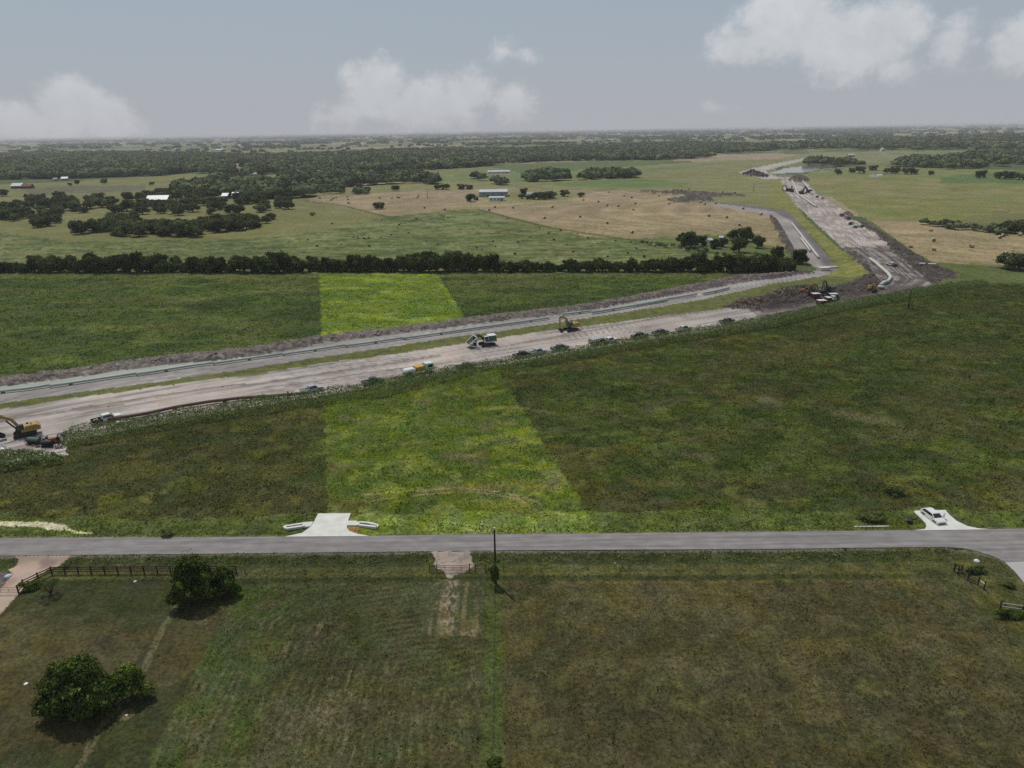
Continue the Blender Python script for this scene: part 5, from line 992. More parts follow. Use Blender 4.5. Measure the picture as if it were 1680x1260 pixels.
# ------------------------------------------------------------------ tracked machines
def tracks(t, L=4.6, gauge=1.25, w=.6, h=.95):
    for s in (-1, 1):
        prof = [(-L / 2 + .1, .12), (-L / 2 + .35, 0), (L / 2 - .35, 0), (L / 2 - .1, .12), (L / 2, .5), (L / 2 - .15, h - .12), (L / 2 - .4, h), (-L / 2 + .4, h), (-L / 2 + .15, h - .12), (-L / 2, .5)]
        mb = MB(); mb.prism(prof, s * gauge - w / 2, s * gauge + w / 2)
        for i in range(14): x = -L / 2 + .4 + i * (L - .8) / 13; mb.box(x - .05, x + .05, s * gauge - w / 2 - .01, s * gauge + w / 2 + .01, h - .02, h + .04)
        tr = mb.build('track', TRACKM, t, bevel=.02)
        mb = MB()
        for i in range(6): x = -L / 2 + .55 + i * (L - 1.1) / 5; mb.cyl((x, s * (gauge + w / 2 - .05), .42), (x, s * (gauge + w / 2 + .03), .42), .24, 10)
        mb.build('track_roller', DARKM, tr)
    mb = MB(); mb.box(-1.1, 1.1, -gauge + w / 2, gauge - w / 2, .4, 1.0); mb.cyl((0, 0, 1.0), (0, 0, 1.2), .8, 16); mb.build('undercarriage', DARKM, t)
def excavator(name, px, py, rz_track, rz_house, boom, stick, bucket, paint, label, s=1.0, toward=None):
    x, y = G(px, py); t = empty(name, (x, y, H1(x, y)), rz_track, label, 'excavator', scale=s)
    tracks(t); hr = Matrix.Rotation(rz_house - rz_track, 3, 'Z')
    def B(mb, nm, m, par=t, bevel=0.0): mb.v = [tuple(hr @ Vector(p)) for p in mb.v]; return mb.build(nm, m, par, bevel=bevel)
    mb = MB(); mb.box(-2.9, .6, -1.35, 1.35, 1.2, 1.95); mb.prism([(-2.9, 1.95), (-.2, 1.95), (-.3, 2.55), (-2.6, 2.6), (-2.9, 2.35)], -1.3, 1.3); house = B(mb, 'engine_house', paint, bevel=.06)
    mb = MB(); mb.prism([(-3.25, 1.25), (-2.85, 1.2), (-2.85, 2.4), (-3.2, 2.25)], -1.3, 1.3); B(mb, 'counterweight', paint, bevel=.08)
    mb = MB(); mb.cyl((-1.6, .6, 2.55), (-1.6, .6, 3.1), .09, 8); mb.box(-1.1, -.6, -.9, -.2, 2.55, 2.75); B(mb, 'exhaust', DARKM, house)
    mb = MB(); mb.prism([(-.15, 1.2), (1.45, 1.2), (1.6, 1.9), (1.2, 3.0), (-.1, 3.02)], .35, 1.32); cab_ = B(mb, 'cab', DARKM, bevel=.05)
    mb = MB(); mb.box(0.0, 1.3, 1.325, 1.345, 1.9, 2.85); mb.prism([(1.62, 1.7), (1.25, 2.85), (1.28, 2.87), (1.66, 1.7)], .42, 1.25); mb.box(0.0, 1.2, .33, .345, 2.0, 2.85); B(mb, 'cab_window', GLASS, cab_)
    mb = MB(); b = [(p[0], -.15, p[1]) for p in boom]
    W = [.42] * (len(b) - 1)
    for a, c in zip(b[:-1], b[1:]): mb.beam(a, c, .42, .62)
    B(mb, 'boom', paint, bevel=.04)
    mb = MB(); mid = b[len(b) // 2]
    for s_ in (-.38, .38): mb.tube([(1.1, -.15 + s_, 1.5), (mid[0] * .9, -.15 + s_, mid[2] * .82)], .09, 8)
    mb.tube([(mid[0], -.15, mid[2] + .45), (stick[0][0], -.15, stick[0][1] + .5)], .09, 8); B(mb, 'cylinder', DARKM)
    mb = MB(); mb.beam((stick[0][0], -.15, stick[0][1] + .25), (stick[1][0], -.15, stick[1][1]), .34, .45); B(mb, 'stick', paint, bevel=.03)
    bx, bz = bucket; mb = MB(); pr = [(bx - .1, bz + .65), (bx + .35, bz + .55), (bx + .4, bz + .05), (bx - .1, bz - .5), (bx - .75, bz - .55), (bx - 1.05, bz - .1), (bx - .85, bz - .05), (bx - .6, bz - .35), (bx - .15, bz - .3), (bx + .15, bz + .1), (bx + .1, bz + .4)]
    mb.prism(pr, -.8, .5); 
    for yy in (-.8, .44): mb.prism([(bx - .1, bz + .6), (bx + .3, bz + .05), (bx - .1, bz - .45), (bx - .75, bz - .5), (bx - 1.0, bz - .1)], yy, yy + .06)
    B(mb, 'bucket', DARKM); return t
def hd(a, b): p = G(*a); q = G(*b); return math.atan2(q[1] - p[1], q[0] - p[0])
r1 = hd((60, 706), (20, 714))
excavator('excavator', 42, 714, r1, r1, [(.5, 1.6), (1.9, 4.4), (3.2, 5.2), (6.0, 5.7)], [(6.2, 5.3), (4.9, 1.9)], (4.6, 1.1), YEL, 'yellow excavator at the left edge of the photo, boom reaching out of frame')
r2 = hd((943, 539), (915, 544))
excavator('excavator', 936, 542, r2, r2, [(.5, 1.6), (1.6, 4.2), (2.5, 4.8), (4.3, 5.0)], [(4.3, 5.0), (4.3, 1.8)], (4.2, .8), YEL, 'yellow excavator with its arm hanging straight down, in the middle of the dirt road')
r3 = hd((1360, 488), (1350, 490))
excavator('excavator', 1357, 486, r3, r3, [(.5, 1.6), (1.4, 4.6), (2.2, 5.0), (3.0, 5.0)], [(3.2, 5.0), (3.6, 1.6)], (3.5, .8), GREENM, 'dark green excavator among the red boxes below the dark earth bank')
excavator('excavator', 1321, 489, r3, r3 + 2.4, [(.5, 1.6), (1.4, 4.0), (2.4, 4.4), (3.8, 4.0)], [(3.8, 4.0), (4.4, 1.6)], (4.2, .8), ORANGE, 'brown excavator left of the red boxes at the dark earth bank')
excavator('excavator', 1430, 478, r3, r3 + .8, [(.5, 1.6), (1.4, 4.0), (2.4, 4.4), (3.8, 4.0)], [(3.8, 4.0), (4.4, 1.6)], (4.2, .8), YEL, 'small yellow excavator at the lower end of the curved white pipe in the bend', .85)
for (a, b), rz, lab in (((1292, 314), 2.6, 'left excavator of the pair high up the far corridor'), ((1299, 315), 1.4, 'right excavator of the pair high up the far corridor'), ((1326, 316), 2.8, 'far excavator between the two pipes'), ((1316, 318), .4, 'second far excavator between the two pipes')):
    excavator('excavator', a, b, rz, rz, [(.5, 1.6), (1.6, 4.6), (2.5, 5.2), (4.2, 4.6)], [(4.2, 4.6), (4.6, 1.9)], (4.4, .9), DARKM, lab, 1.15)

def padding_machine():
    rz = hd((806, 566), (772, 571)); x, y = G(799, 566.5); t = empty('padding_machine', (x, y, H1(x, y)), rz, 'pale green tracked screening machine with a big triangular frame bucket held out in front', 'machine')
    tracks(t, 4.8, 1.3)
    mb = MB(); mb.box(-2.9, .9, -1.35, 1.35, 1.2, 2.1); mb.prism([(-2.9, 2.1), (-.4, 2.1), (-.6, 3.1), (-2.7, 3.2)], -1.25, 1.25); h = mb.build('engine_house', GREENM, t, bevel=.05)
    mb = MB(); mb.box(-2.9, -.3, -1.3, 1.3, 3.22, 3.32); mb.box(-2.95, .9, 1.36, 1.42, 1.2, 1.5); mb.build('roof', WHITE, h)
    mb = MB(); mb.prism([(-.2, 1.3), (1.4, 1.3), (1.5, 2.0), (1.2, 3.3), (-.15, 3.3)], .3, 1.3); c = mb.build('cab', WHITE, t, bevel=.05)
    mb = MB(); mb.box(0, 1.15, 1.305, 1.325, 2.0, 3.15); mb.prism([(1.52, 2.0), (1.24, 3.15), (1.27, 3.17), (1.56, 2.0)], .4, 1.2); mb.build('cab_window', GLASS, c)
    mb = MB()
    for s in (-.5, .5): mb.beam((.8, s - .3, 1.7), (2.3, s - .3, 3.6), .3, .4); mb.beam((2.3, s - .3, 3.6), (4.4, s - .3, 2.6), .26, .34)
    mb.build('arm', DARKM, t)
    mb = MB()
    for s in (-1.7, 1.5):
        mb.beam((3.9, s, 3.4), (6.6, s, 1.2), .16, .26); mb.beam((6.6, s, 1.2), (4.1, s, .3), .16, .26); mb.beam((4.1, s, .3), (3.9, s, 3.4), .16, .26); mb.beam((4.0, s, 1.9), (5.3, s, 2.2), .12, .2)
    for p in ((3.9, 3.4), (6.6, 1.2), (4.1, .3)): mb.beam((p[0], -1.7, p[1]), (p[0], 1.5, p[1]), .2, .26)
    f = mb.build('bucket_frame', WHITE, t)
    mb = MB(); mb.add([(4.0, -1.6, 3.2), (4.0, 1.4, 3.2), (4.15, 1.4, .4), (4.15, -1.6, .4)], [(0, 1, 2, 3)]); mb.add([(4.15, -1.6, .42), (4.15, 1.4, .42), (6.4, 1.4, 1.2), (6.4, -1.6, 1.2)], [(0, 1, 2, 3)])
    for i in range(12): z = -1.6 + i * .27; mb.beam((4.0, z, 3.2), (6.5, z, 1.3), .05, .05)
    mb.build('screen', DARKM, f)
padding_machine()

# ------------------------------------------------------------------ pipes
def pipe_run(pts, r, m, label, z0=.28, cat='pipe', skids=True):
    P = []
    W = [G(*p) for p in pts]
    for a, b in zip(W[:-1], W[1:]):
        n = max(2, int(math.hypot(b[0] - a[0], b[1] - a[1]) / 12))
        for i in range(n): P.append((a[0] + (b[0] - a[0]) * i / n, a[1] + (b[1] - a[1]) * i / n))
    P.append(W[-1]); Z = terrain(np.array([p[0] for p in P]), np.array([p[1] for p in P])); c = P[0]
    t = empty('pipe_string', (c[0], c[1], 0), 0, label, cat, 'pipe strings laid out along the corridor'); mb = MB(); mb.tube([(p[0] - c[0], p[1] - c[1], max(z, -.05) + r + z0) for p, z in zip(P, Z)], r, 10); mb.build('pipe', m, t, smooth=True)
    if skids:
        for k, (p, z) in enumerate(zip(P[1:-1:3], Z[1:-1:3])):
            mb = MB(); mb.box(-.35, .35, -.35, .35, -.1, z0); o = mb.build('timber_skid', TIMB, t); o.location = (p[0] - c[0], p[1] - c[1], z)
pipe_run([(-30, 649), (40, 641), (84, 634.5)], .34, PIPE, 'pale green pipe at the left edge, first of the row on the far haul road')
pipe_run([(82, 636.5), (150, 626.5), (226, 615.6)], .34, PIPE, 'second pipe from the left of the row on the far haul road')
pipe_run([(224, 617.2), (320, 602), (352, 597.6)], .34, PIPE, 'third pipe from the left of the row on the far haul road')
pipe_run([(350, 599.2), (466, 582.6)], .34, PIPE, 'pipe ending at the left side of the bright parcel on the far haul road')
pipe_run([(464, 584), (569, 568.4)], .34, PIPE, 'pipe crossing the left side of the bright parcel')
pipe_run([(567, 569.8), (665, 556)], .34, PIPE, 'pipe in the middle of the bright parcel on the far haul road')
pipe_run([(662, 557.4), (840, 532.4), (901, 523.6)], .34, PIPE, 'long pipe from the parcel to just left of the vertical-armed excavator')
pipe_run([(922, 517.6), (981, 510.8)], .34, PIPE, 'short pipe behind the vertical-armed excavator')
pipe_run([(971, 515), (1040, 504), (1095, 494.6)], .45, PIPE, 'dark-shadowed pipe right of the vertical-armed excavator')
pipe_run([(1040, 502), (1100, 492), (1143, 485.2)], .45, PIPEW, 'white pipe overlapping the end of the row right of the excavator')
pipe_run([(1153, 484.4), (1196, 474.8)], .5, PIPEW, 'bright white pipe at the right end of the row on the far haul road')
pipe_run([(178, 693), (240, 683), (287, 672.6), (345, 663), (392, 657), (496, 650.5)], .40, RUST, 'long dark rusty pipe lying along the weed bank on the left', .3)
pipe_run([(1427, 427), (1437, 434), (1447, 443), (1456, 451), (1461, 458), (1456, 465), (1444, 472)], .7, PIPEW, 'thick white pipe curving through the clay of the corridor bend', .1)
pipe_run([(1440, 474), (1451, 474.4)], .7, PIPEW, 'short white pipe at the foot of the curved pipe in the bend', .1)
pipe_run([(1298, 294), (1303, 306), (1309, 320), (1325, 331), (1339, 340.5)], .7, PIPEW, 'long bent pipe down the middle of the far corridor', .3)
pipe_run([(1316, 297), (1324, 308), (1332.5, 319)], .7, PIPEW, 'white pipe at the right of the far corridor', .3)
pipe_run([(1299, 368), (1316, 390), (1328, 406), (1343, 425)], .55, PIPEW, 'long white pipe down the branch haul road', .3)
pipe_run([(1314, 393), (1329, 414)], .55, PIPEW, 'shorter white pipe beside the long one on the branch haul road', .3)

# ------------------------------------------------------------------ site clutter
def red_box(px, py, wpx, label, rz, m=REDP):
    x, y = G(px, py); L = wpx * mpp(px, py); t = empty('equipment_box', (x, y, H1(x, y)), rz, label, 'container', 'red equipment boxes at the earth bank')
    mb = MB(); mb.box(-L / 2, L / 2, -1.1, 1.1, .35, 1.9)
    for i in range(7): q = -L / 2 + .15 + i * (L - .3) / 6; mb.box(q - .05, q + .05, -1.15, 1.15, .35, 1.88)
    mb.build('body', m, t); mb = MB(); mb.box(-L / 2 - .08, L / 2 + .08, -1.2, 1.2, 1.9, 2.02); mb.build('lid', WHITE, t, bevel=.02); mb = MB(); mb.box(-L / 2 + .2, L / 2 - .2, -.9, -.7, 0, .35); mb.box(-L / 2 + .2, L / 2 - .2, .7, .9, 0, .35); mb.build('skid', DARKM, t)
red_box(1347, 501, 13, 'red box with a white lid, nearest of the boxes at the dark earth bank', .15)
red_box(1337, 491.5, 12, 'red box with a white lid, at the left of the group by the earth bank', .2)
red_box(1366, 489.5, 13, 'red box with a white lid, farthest right by the earth bank', .1)
red_box(1358, 495.5, 8, 'small red box between the other red boxes by the earth bank', .3)
def debris(name, poly, n, L, h, m, label, cat, seed, z=.5):
    P = GP(poly); r = np.random.default_rng(seed); x0, y0 = P.min(0); x1, y1 = P.max(0); x = r.uniform(x0, x1, n * 3); y = r.uniform(y0, y1, n * 3); k = inpoly(x, y, P); x = x[k][:n]; y = y[k][:n]
    dl, _ = dline(x, y, np.concatenate([P, P[:1]]), 12); zz = terrain(x, y) + r.random(len(x)) * h * sm(dl, 0, 4)
    c = (float(x.mean()), float(y.mean()), 0.0); V, F = quads(np.stack([x - c[0], y - c[1], zz + .1], 1), r.normal(0, 1, (len(x), 3)), L, .6); k = V.reshape(-1, 4, 3); mid = (k[:, 0] + k[:, 2]) / 2; k[:, 1] = mid + (k[:, 1] - mid) * .22; k[:, 3] = mid + (k[:, 3] - mid) * .22
    o = np_mesh(name, k.reshape(-1, 3), F, m); link(o); o.location = c; tag(o, label, cat); return o
BRUSH = mat('dead_brush', (142, 122, 112), .95, noise=.4, nscale=.6); BRUSH2 = mat('grey_brush', (128, 122, 106), .95, noise=.4, nscale=.5)
debris('brush_pile', [(1186, 503), (1215, 496), (1246, 490), (1265, 494), (1255, 503), (1225, 508), (1200, 507)], 2600, 1.5, 1.0, BRUSH, 'reddish heap of cleared brush where the light dirt road meets the dark earth bank', 'brush pile', 21)
debris('brush_pile', [(1246, 488), (1290, 480), (1335, 474), (1345, 486), (1300, 494), (1262, 498)], 5200, 1.8, 2.8, BRUSH2, 'long grey-brown heap of cleared brush lying along the dark earth bank', 'brush pile', 22)
debris('brush_pile', [(1292, 297), (1300, 290), (1322, 291), (1330, 297), (1312, 299)], 900, 4.0, 3.5, BRUSH, 'reddish heap at the top of the far corridor', 'brush pile', 23)
debris('brush_pile', [(1215, 286), (1235, 279), (1262, 288), (1258, 292), (1232, 290)], 700, 5.0, 2.5, mat('black_spoil', (62, 58, 58), .95), 'dark heap beside the far dirt road left of the pond', 'spoil heap', 24)
debris('brush_pile', [(1376, 352), (1392, 347), (1400, 352), (1395, 358), (1380, 356)], 300, 2.5, 2.0, BRUSH, 'small reddish heap behind the far truck cluster', 'brush pile', 25)
def clods(poly, n, lo, hi, m, seed, name='clods', only=None):
    P = GP(poly); r = np.random.default_rng(seed); x0, y0 = P.min(0); x1, y1 = P.max(0); k = int(n * (x1 - x0) * (y1 - y0) / (abs(sum(P[i - 1][0] * P[i][1] - P[i][0] * P[i - 1][1] for i in range(len(P)))) / 2)); x = r.uniform(x0, x1, k); y = r.uniform(y0, y1, k); q = inpoly(x, y, P) & (fbm(x, y, 3, 2, seed) > .42)
    if only: q &= np.logical_or.reduce([gpoly(nm, x, y) for nm in only])
    x = x[q]; y = y[q]; n = len(x)
    U = np.array([(1, 0, 0), (0, 1, 0), (-1, 0, 0), (0, -1, 0), (0, 0, 1)], float); F = np.array([(0, 1, 4), (1, 2, 4), (2, 3, 4), (3, 0, 4)]); s = lo + (hi - lo) * r.random(n) ** 3
    a = r.uniform(0, 6.28, n); ca, sa = np.cos(a), np.sin(a); V = U[None] * s[:, None, None] * r.uniform(.6, 1.3, (n, 5, 3)); X = V[:, :, 0] * ca[:, None] - V[:, :, 1] * sa[:, None] + x[:, None]; Y = V[:, :, 0] * sa[:, None] + V[:, :, 1] * ca[:, None] + y[:, None]; Z = V[:, :, 2] * .8 + terrain(x, y)[:, None] - .04
    o = np_mesh(name, np.stack([X, Y, Z], 2).reshape(-1, 3), (F[None] + (np.arange(n) * 5)[:, None, None]).reshape(-1, 3), m); link(o); tag(o, kind='stuff')
CLOD = mat('clay_clods', (110, 102, 96), .95, noise=.45, nscale=.5); CLOD2 = mat('wet_clay_clods', (70, 62, 60), .95, noise=.45, nscale=.5); CLOD3 = mat('chalk_clods', (158, 148, 140), .95, noise=.2, nscale=.5)
clods([(-40, 626), (0, 621), (250, 587), (527, 552), (840, 514), (1015, 489), (1115, 471), (1215, 451), (1330, 445), (1215, 463), (1090, 486), (940, 513), (840, 523), (527, 562), (250, 600), (0, 633)], 9000, .18, .75, CLOD, 51)
clods([(1215, 504), (1240, 492), (1317, 478), (1425, 455), (1400, 428), (1440, 445), (1500, 440), (1440, 391), (1402, 362), (1470, 399), (1572, 446), (1560, 464), (1500, 478), (1400, 492), (1300, 508)], 9000, .3, 1.1, CLOD2, 52, 'clods', ('bank2', 'bank3'))
clods([(0, 690), (225, 650), (420, 625), (840, 560), (1215, 506), (1260, 506), (1260, 520), (840, 585), (420, 655), (0, 735)], 3500, .08, .32, CLOD3, 53)
def skid_tank(px, py, rz, L, m, label):
    x, y = G(px, py); t = empty('skid_tank', (x, y, H1(x, y)), rz, label, 'tank'); mb = MB(); mb.cyl((-L / 2, 0, .85), (L / 2, 0, .85), .55, 16); mb.build('tank', m, t, bevel=.08)
    mb = MB(); mb.box(-L / 2, L / 2, -.5, -.36, .05, .3); mb.box(-L / 2, L / 2, .36, .5, .05, .3); mb.box(-L / 2 + .2, -L / 2 + .4, -.5, .5, .3, .5); mb.box(L / 2 - .4, L / 2 - .2, -.5, .5, .3, .5); mb.build('frame', DARKM, t); return t
skid_tank(57, 727, -.2, 3.0, GREENM, 'green tank on a skid, left end of the clutter below the left excavator')
skid_tank(78, 732, .1, 2.2, DARKM, 'black tank on a skid in the middle of the clutter below the left excavator')
def pump(px, py, label):
    x, y = G(px, py); t = empty('pump_set', (x, y, H1(x, y)), .5, label, 'pump'); mb = MB(); mb.box(-1.2, 1.2, -.6, .6, .25, .45); mb.box(-1.1, .1, -.5, .5, .45, 1.3); mb.build('engine', ORANGE, t, bevel=.04)
    mb = MB(); mb.cyl((.6, -.4, .9), (.6, .4, .9), .42, 14); mb.tube([(.6, 0, 1.2), (.7, .3, 1.7), (1.3, .9, 1.5), (2.0, 1.4, .2)], .12, 8); mb.build('pump_head', DARKM, t); wheels(t, (-.6,), .75, .33, .2)
pump(91, 726, 'orange engine pump at the right end of the clutter below the left excavator')
debris('scrap_heap', [(38, 722), (60, 716), (96, 720), (105, 728), (100, 737), (70, 736), (40, 731)], 220, 1.6, 1.0, DARKM, 'dark heap of scrap and hoses below the left excavator', 'scrap heap', 31)
debris('tarp_heap', [(-20, 734), (6, 729), (18, 735), (8, 741), (-20, 744)], 120, 1.1, .8, WHITE, 'crumpled white sheeting at the left edge beside the weeds', 'sheeting', 32)
def crate(px, py, L, W_, H_, rz, label, m=WHITE, name='white_crate', cat='crate', grp=None):
    x, y = G(px, py); t = empty(name, (x, y, H1(x, y)), rz, label, cat, grp); mb = MB(); mb.box(-L / 2, L / 2, -W_ / 2, W_ / 2, .1, H_); mb.build('box', m, t, bevel=.04); mb = MB(); mb.box(-L / 2 - .03, L / 2 + .03, -W_ / 2 - .03, W_ / 2 + .03, H_, H_ + .07); mb.build('lid', m, t); mb = MB(); mb.box(-L / 2, L / 2, -W_ / 2 + .1, -W_ / 2 + .25, 0, .1); mb.box(-L / 2, L / 2, W_ / 2 - .25, W_ / 2 - .1, 0, .1); mb.build('runner', TIMB, t)
crate(198, 696.5, 1.9, .9, .7, .3, 'larger white crate under the rusty pipe, right of the white pickup'); crate(213, 694.5, 1.1, .8, .6, .3, 'smaller white crate under the rusty pipe, right of the white pickup')
crate(1351, 443.5, 5, 3.5, 1.4, .2, 'pale block stack at the junction of the haul roads', mat('pale_block', (190, 178, 168), .9), 'block_stack', 'block stack'); crate(1363, 438.8, 6, 3, .4, .1, 'flat pale slab stack at the end of the branch haul road', mat('slab_grey', (160, 158, 152), .9), 'block_stack', 'block stack')
crate(1521, 440.5, 7, 2.0, .5, -.4, 'pale slab lying on the dark spoil below the right hay field', mat('slab_pale', (176, 170, 162), .9), 'concrete_slab', 'slab')
crate(1432, 476.5, 1.8, 1.6, 1.3, 0, 'white cube tank left of the bend machine', WHITE, 'cube_tank', 'tank')

# ------------------------------------------------------------------ hay bales
STRAW = mat('straw', (176, 158, 120), .95, noise=.25, nscale=4, bump=.05); STRAWD = mat('straw_end', (120, 102, 72), .95, noise=.3, nscale=5)
bale = empty('hay_bale', (0, 0, 0)); mb = MB(); mb.tube([(0, -.85, .84), (0, -.8, .84), (0, .8, .84), (0, .85, .84)], [.78, .85, .85, .78], 18); mb.build('roll', STRAW, bale, smooth=False); 
for s in (-1, 1): mb = MB(); mb.tube([(0, s * .84, .84), (0, s * .862, .84)], .72, 18); mb.build('rolled_end', STRAWD, bale)
BL = [('left', [(525, 326), (543, 329), (547, 327), (551, 325), (570, 324), (571, 328), (572, 334), (623, 326), (643, 326), (652, 325), (655, 325), (685, 325), (687, 322), (697, 342), (729, 345), (803, 346), (812, 341)]),
      ('centre', [(842, 342), (842, 342), (906, 341), (893, 359), (957, 329), (952, 357), (982, 332), (996, 338), (1014, 339), (996, 367.5), (1024, 322), (1036, 325), (1042, 335), (1039, 345), (1037, 383), (999, 316), (1073, 318), (1081, 322), (1098, 330), (1098, 335), (1117, 315), (1149, 333), (1156, 336), (1163.5, 355.5), (1192.5, 358), (1219, 343.5), (1248, 353), (1213, 371), (1115, 387), (1115, 391), (1130, 311), (1174, 335), (1185, 316), (1205, 320), (948, 319), (930, 323)]),
      ('right', [(1527, 379.5), (1494, 406.5), (1531.5, 396.5), (1532, 411), (1594, 406), (1640, 391.5), (1645.5, 388.5), (1650, 418.5), (1639, 425), (1673, 387)])]
LB = {'left': ('round straw hay bale lying in the tan hay field left of the metal building', 'hay bales in the left field'), 'centre': ('round straw hay bale lying in the large tan hay field right of the metal building', 'hay bales in the centre field'), 'right': ('round straw hay bale lying in the tan hay field at the right edge', 'hay bales in the right field')}
ORD = 'first second third fourth fifth sixth seventh eighth ninth tenth eleventh twelfth thirteenth fourteenth fifteenth sixteenth seventeenth'.split()
def bale_label(k, L, q):
    L = sorted(set(L)); yl = sorted(b for a, b in L)
    if k == 'right': return 'round hay bale, %s from the left in the tan field at the right edge' % ORD[L.index(q)]
    n = 2 if k == 'left' else 3; cuts = [yl[len(yl) * (i + 1) // n - 1] for i in range(n)]; r = next(i for i, c in enumerate(cuts) if q[1] <= c); lo = cuts[r - 1] if r else -1
    row = [p_ for p_ in L if lo < p_[1] <= cuts[r]]; nm = (['back', 'front'] if n == 2 else ['back', 'middle', 'front'])[r]
    return 'hay bale, %s from the left in the %s rows of the %s tan field' % (ORD[row.index(q)], nm, 'left' if k == 'left' else 'centre')
first = True
for k, L in BL:
    for i, (a, b) in enumerate(L):
        if k == 'centre' and i == 1: continue
        x, y = G(a, b); s = 1.12 if k != 'right' else 1.15; rz = random.uniform(-.5, .5) + (0 if random.random() < .6 else 1.2)
        if first: bale.location = (x, y, H1(x, y)); bale.rotation_euler = (0, 0, rz); bale.scale = (s,) * 3; o = bale; first = False
        else: o = copy_tree(bale, (x, y, H1(x, y)), rz, s)
        tag(o, bale_label(k, L, (a, b)), 'hay bale', LB[k][1])

# ------------------------------------------------------------------ buildings
def building(name, px, py, wpx, d, h, rh, rz, wall, roof, label, cat='building', windows=3, doors=1, eave=.4):
    x, y = G(px, py); w = wpx * mpp(px, py); t = empty(name, (x, y + d / 2, H1(x, y)), rz, label, cat)
    mb = MB(); n = [(-w / 2, 0), (w / 2, 0)]; v = [(-w / 2, -d / 2, -.3), (w / 2, -d / 2, -.3), (w / 2, d / 2, -.3), (-w / 2, d / 2, -.3), (-w / 2, -d / 2, h), (w / 2, -d / 2, h), (w / 2, d / 2, h), (-w / 2, d / 2, h), (-w / 2, 0, h + rh), (w / 2, 0, h + rh)]
    mb.add(v, [(0, 1, 5, 4), (2, 3, 7, 6), (1, 2, 6, 9, 5), (3, 0, 4, 8, 7)]); mb.build('wall', wall, t)
    mb = MB(); e = eave; th = .18; s = rh / (d / 2)
    for q in (-1, 1):
        a = [(-w / 2 - e, 0, h + rh + .02), (w / 2 + e, 0, h + rh + .02), (w / 2 + e, q * (d / 2 + e), h - s * e + .02), (-w / 2 - e, q * (d / 2 + e), h - s * e + .02)]
        mb.add(a + [(p[0], p[1], p[2] + th) for p in a], [(0, 1, 2, 3), (7, 6, 5, 4), (0, 4, 5, 1), (1, 5, 6, 2), (2, 6, 7, 3), (3, 7, 4, 0)])
    mb.build('roof', roof, t)
    for i in range(windows):
        q = -w / 2 + w * (i + .6) / (windows + .2); mb = MB(); mb.box(q - .55, q + .55, -d / 2 - .06, -d / 2 - .02, h * .4, h * .78); f = mb.build('window', GLASS, t); mb = MB(); mb.box(q - .7, q + .7, -d / 2 - .1, -d / 2 - .01, h * .33, h * .385); mb.build('sill', WHITE, f)
    for i in range(doors):
        q = w * (.32 - .5 * i); mb = MB(); mb.box(q - .8, q + .8, -d / 2 - .07, -d / 2 - .02, 0, min(h * .85, 2.4)); dd = mb.build('door', DARKM, t); mb = MB(); mb.box(q + .5, q + .6, -d / 2 - .12, -d / 2 - .07, 1.0, 1.15); mb.build('handle', CHROME, dd)
    return t
ROOFL = mat('bare_metal_roof', (170, 174, 178), .5, .2, noise=.06, nscale=.4); ROOFG = mat('grey_roof', (140, 142, 144), .7, noise=.1, nscale=.5); WALLD = mat('dark_siding', (84, 80, 74), .9, noise=.1); WALLW = mat('white_siding', (196, 196, 190), .8, noise=.05)
WALLG = mat('blue_grey_siding', (136, 142, 148), .7, noise=.05); WALLR = mat('barn_red_siding', (96, 58, 50), .9, noise=.1); WALLT = mat('tan_siding', (160, 146, 120), .9, noise=.1)
building('barn', 257, 333.5, 34, 13, 3.6, 3.6, .04, WALLD, ROOFL, 'long dark barn with a bright grey metal roof among the oaks', 'barn', 4)
building('house', 369, 326.5, 10, 9, 3.2, 2.6, -.1, WALLD, ROOFL, 'left of the twin grey-roofed houses in the oaks', 'house', 2)
building('house', 388, 325.5, 15, 9, 3.4, 2.8, .12, WALLD, ROOFL, 'right and larger of the twin grey-roofed houses in the oaks', 'house', 3)
building('barn', 27, 309.5, 17, 11, 3.6, 3.4, .05, WALLR, ROOFL, 'red barn with a pale roof at the left edge of the photo', 'barn', 2)
building('shed', 43, 309.5, 16, 8, 3.0, 2.6, .0, WALLR, mat('red_roof', (104, 70, 62), .8), 'low red-roofed shed joined to the right of the red barn', 'shed', 2)
building('metal_building', 810, 323, 46, 22, 5.0, 1.6, -.04, WALLG, ROOFL, 'large blue-grey metal building with a pale roof at the edge of the hay fields', 'building', 3, 2)
building('white_trailer_home', 815, 330, 25, 6, 3.4, .8, -.03, WALLW, ROOFL, 'long white trailer home in front of the metal building', 'mobile home', 4)
building('shed', 781, 328.5, 7, 5, 2.6, 1.2, .0, WALLD, WALLD, 'small dark shed left of the white trailer home', 'shed', 1)
building('farmhouse', 896, 325, 26, 11, 3.4, 3.0, -.05, WALLT, mat('pinkish_roof', (138, 124, 118), .8, noise=.1), 'farmhouse hidden behind dark trees at the top of the centre hay field', 'house', 4)
building('garage', 871, 323.5, 13, 8, 3.0, 1.8, .0, WALLW, ROOFG, 'white garage left of the tree-hidden farmhouse', 'garage', 1, 1)
building('poultry_shed', 818, 285, 36, 12, 3.2, 1.6, .08, WALLW, ROOFL, 'long low white shed in the green field above the metal building', 'shed', 5)
building('house', 742, 263, 18, 14, 5, 5, .0, WALLT, ROOFG, 'big grey house rising out of the far woods', 'house', 3)
building('house', 552, 263, 13, 12, 4.5, 3, .05, WALLW, ROOFL, 'bright white-roofed house in the far woods, top centre', 'house', 3)
building('house', 467, 290, 14, 10, 3.6, 2.4, .0, WALLW, ROOFL, 'white house at the end of the pale winding drive', 'house', 3)
building('house', 416, 289, 9, 8, 3.4, 2.4, .0, WALLW, ROOFG, 'small white house beside the pale winding drive', 'house', 2)
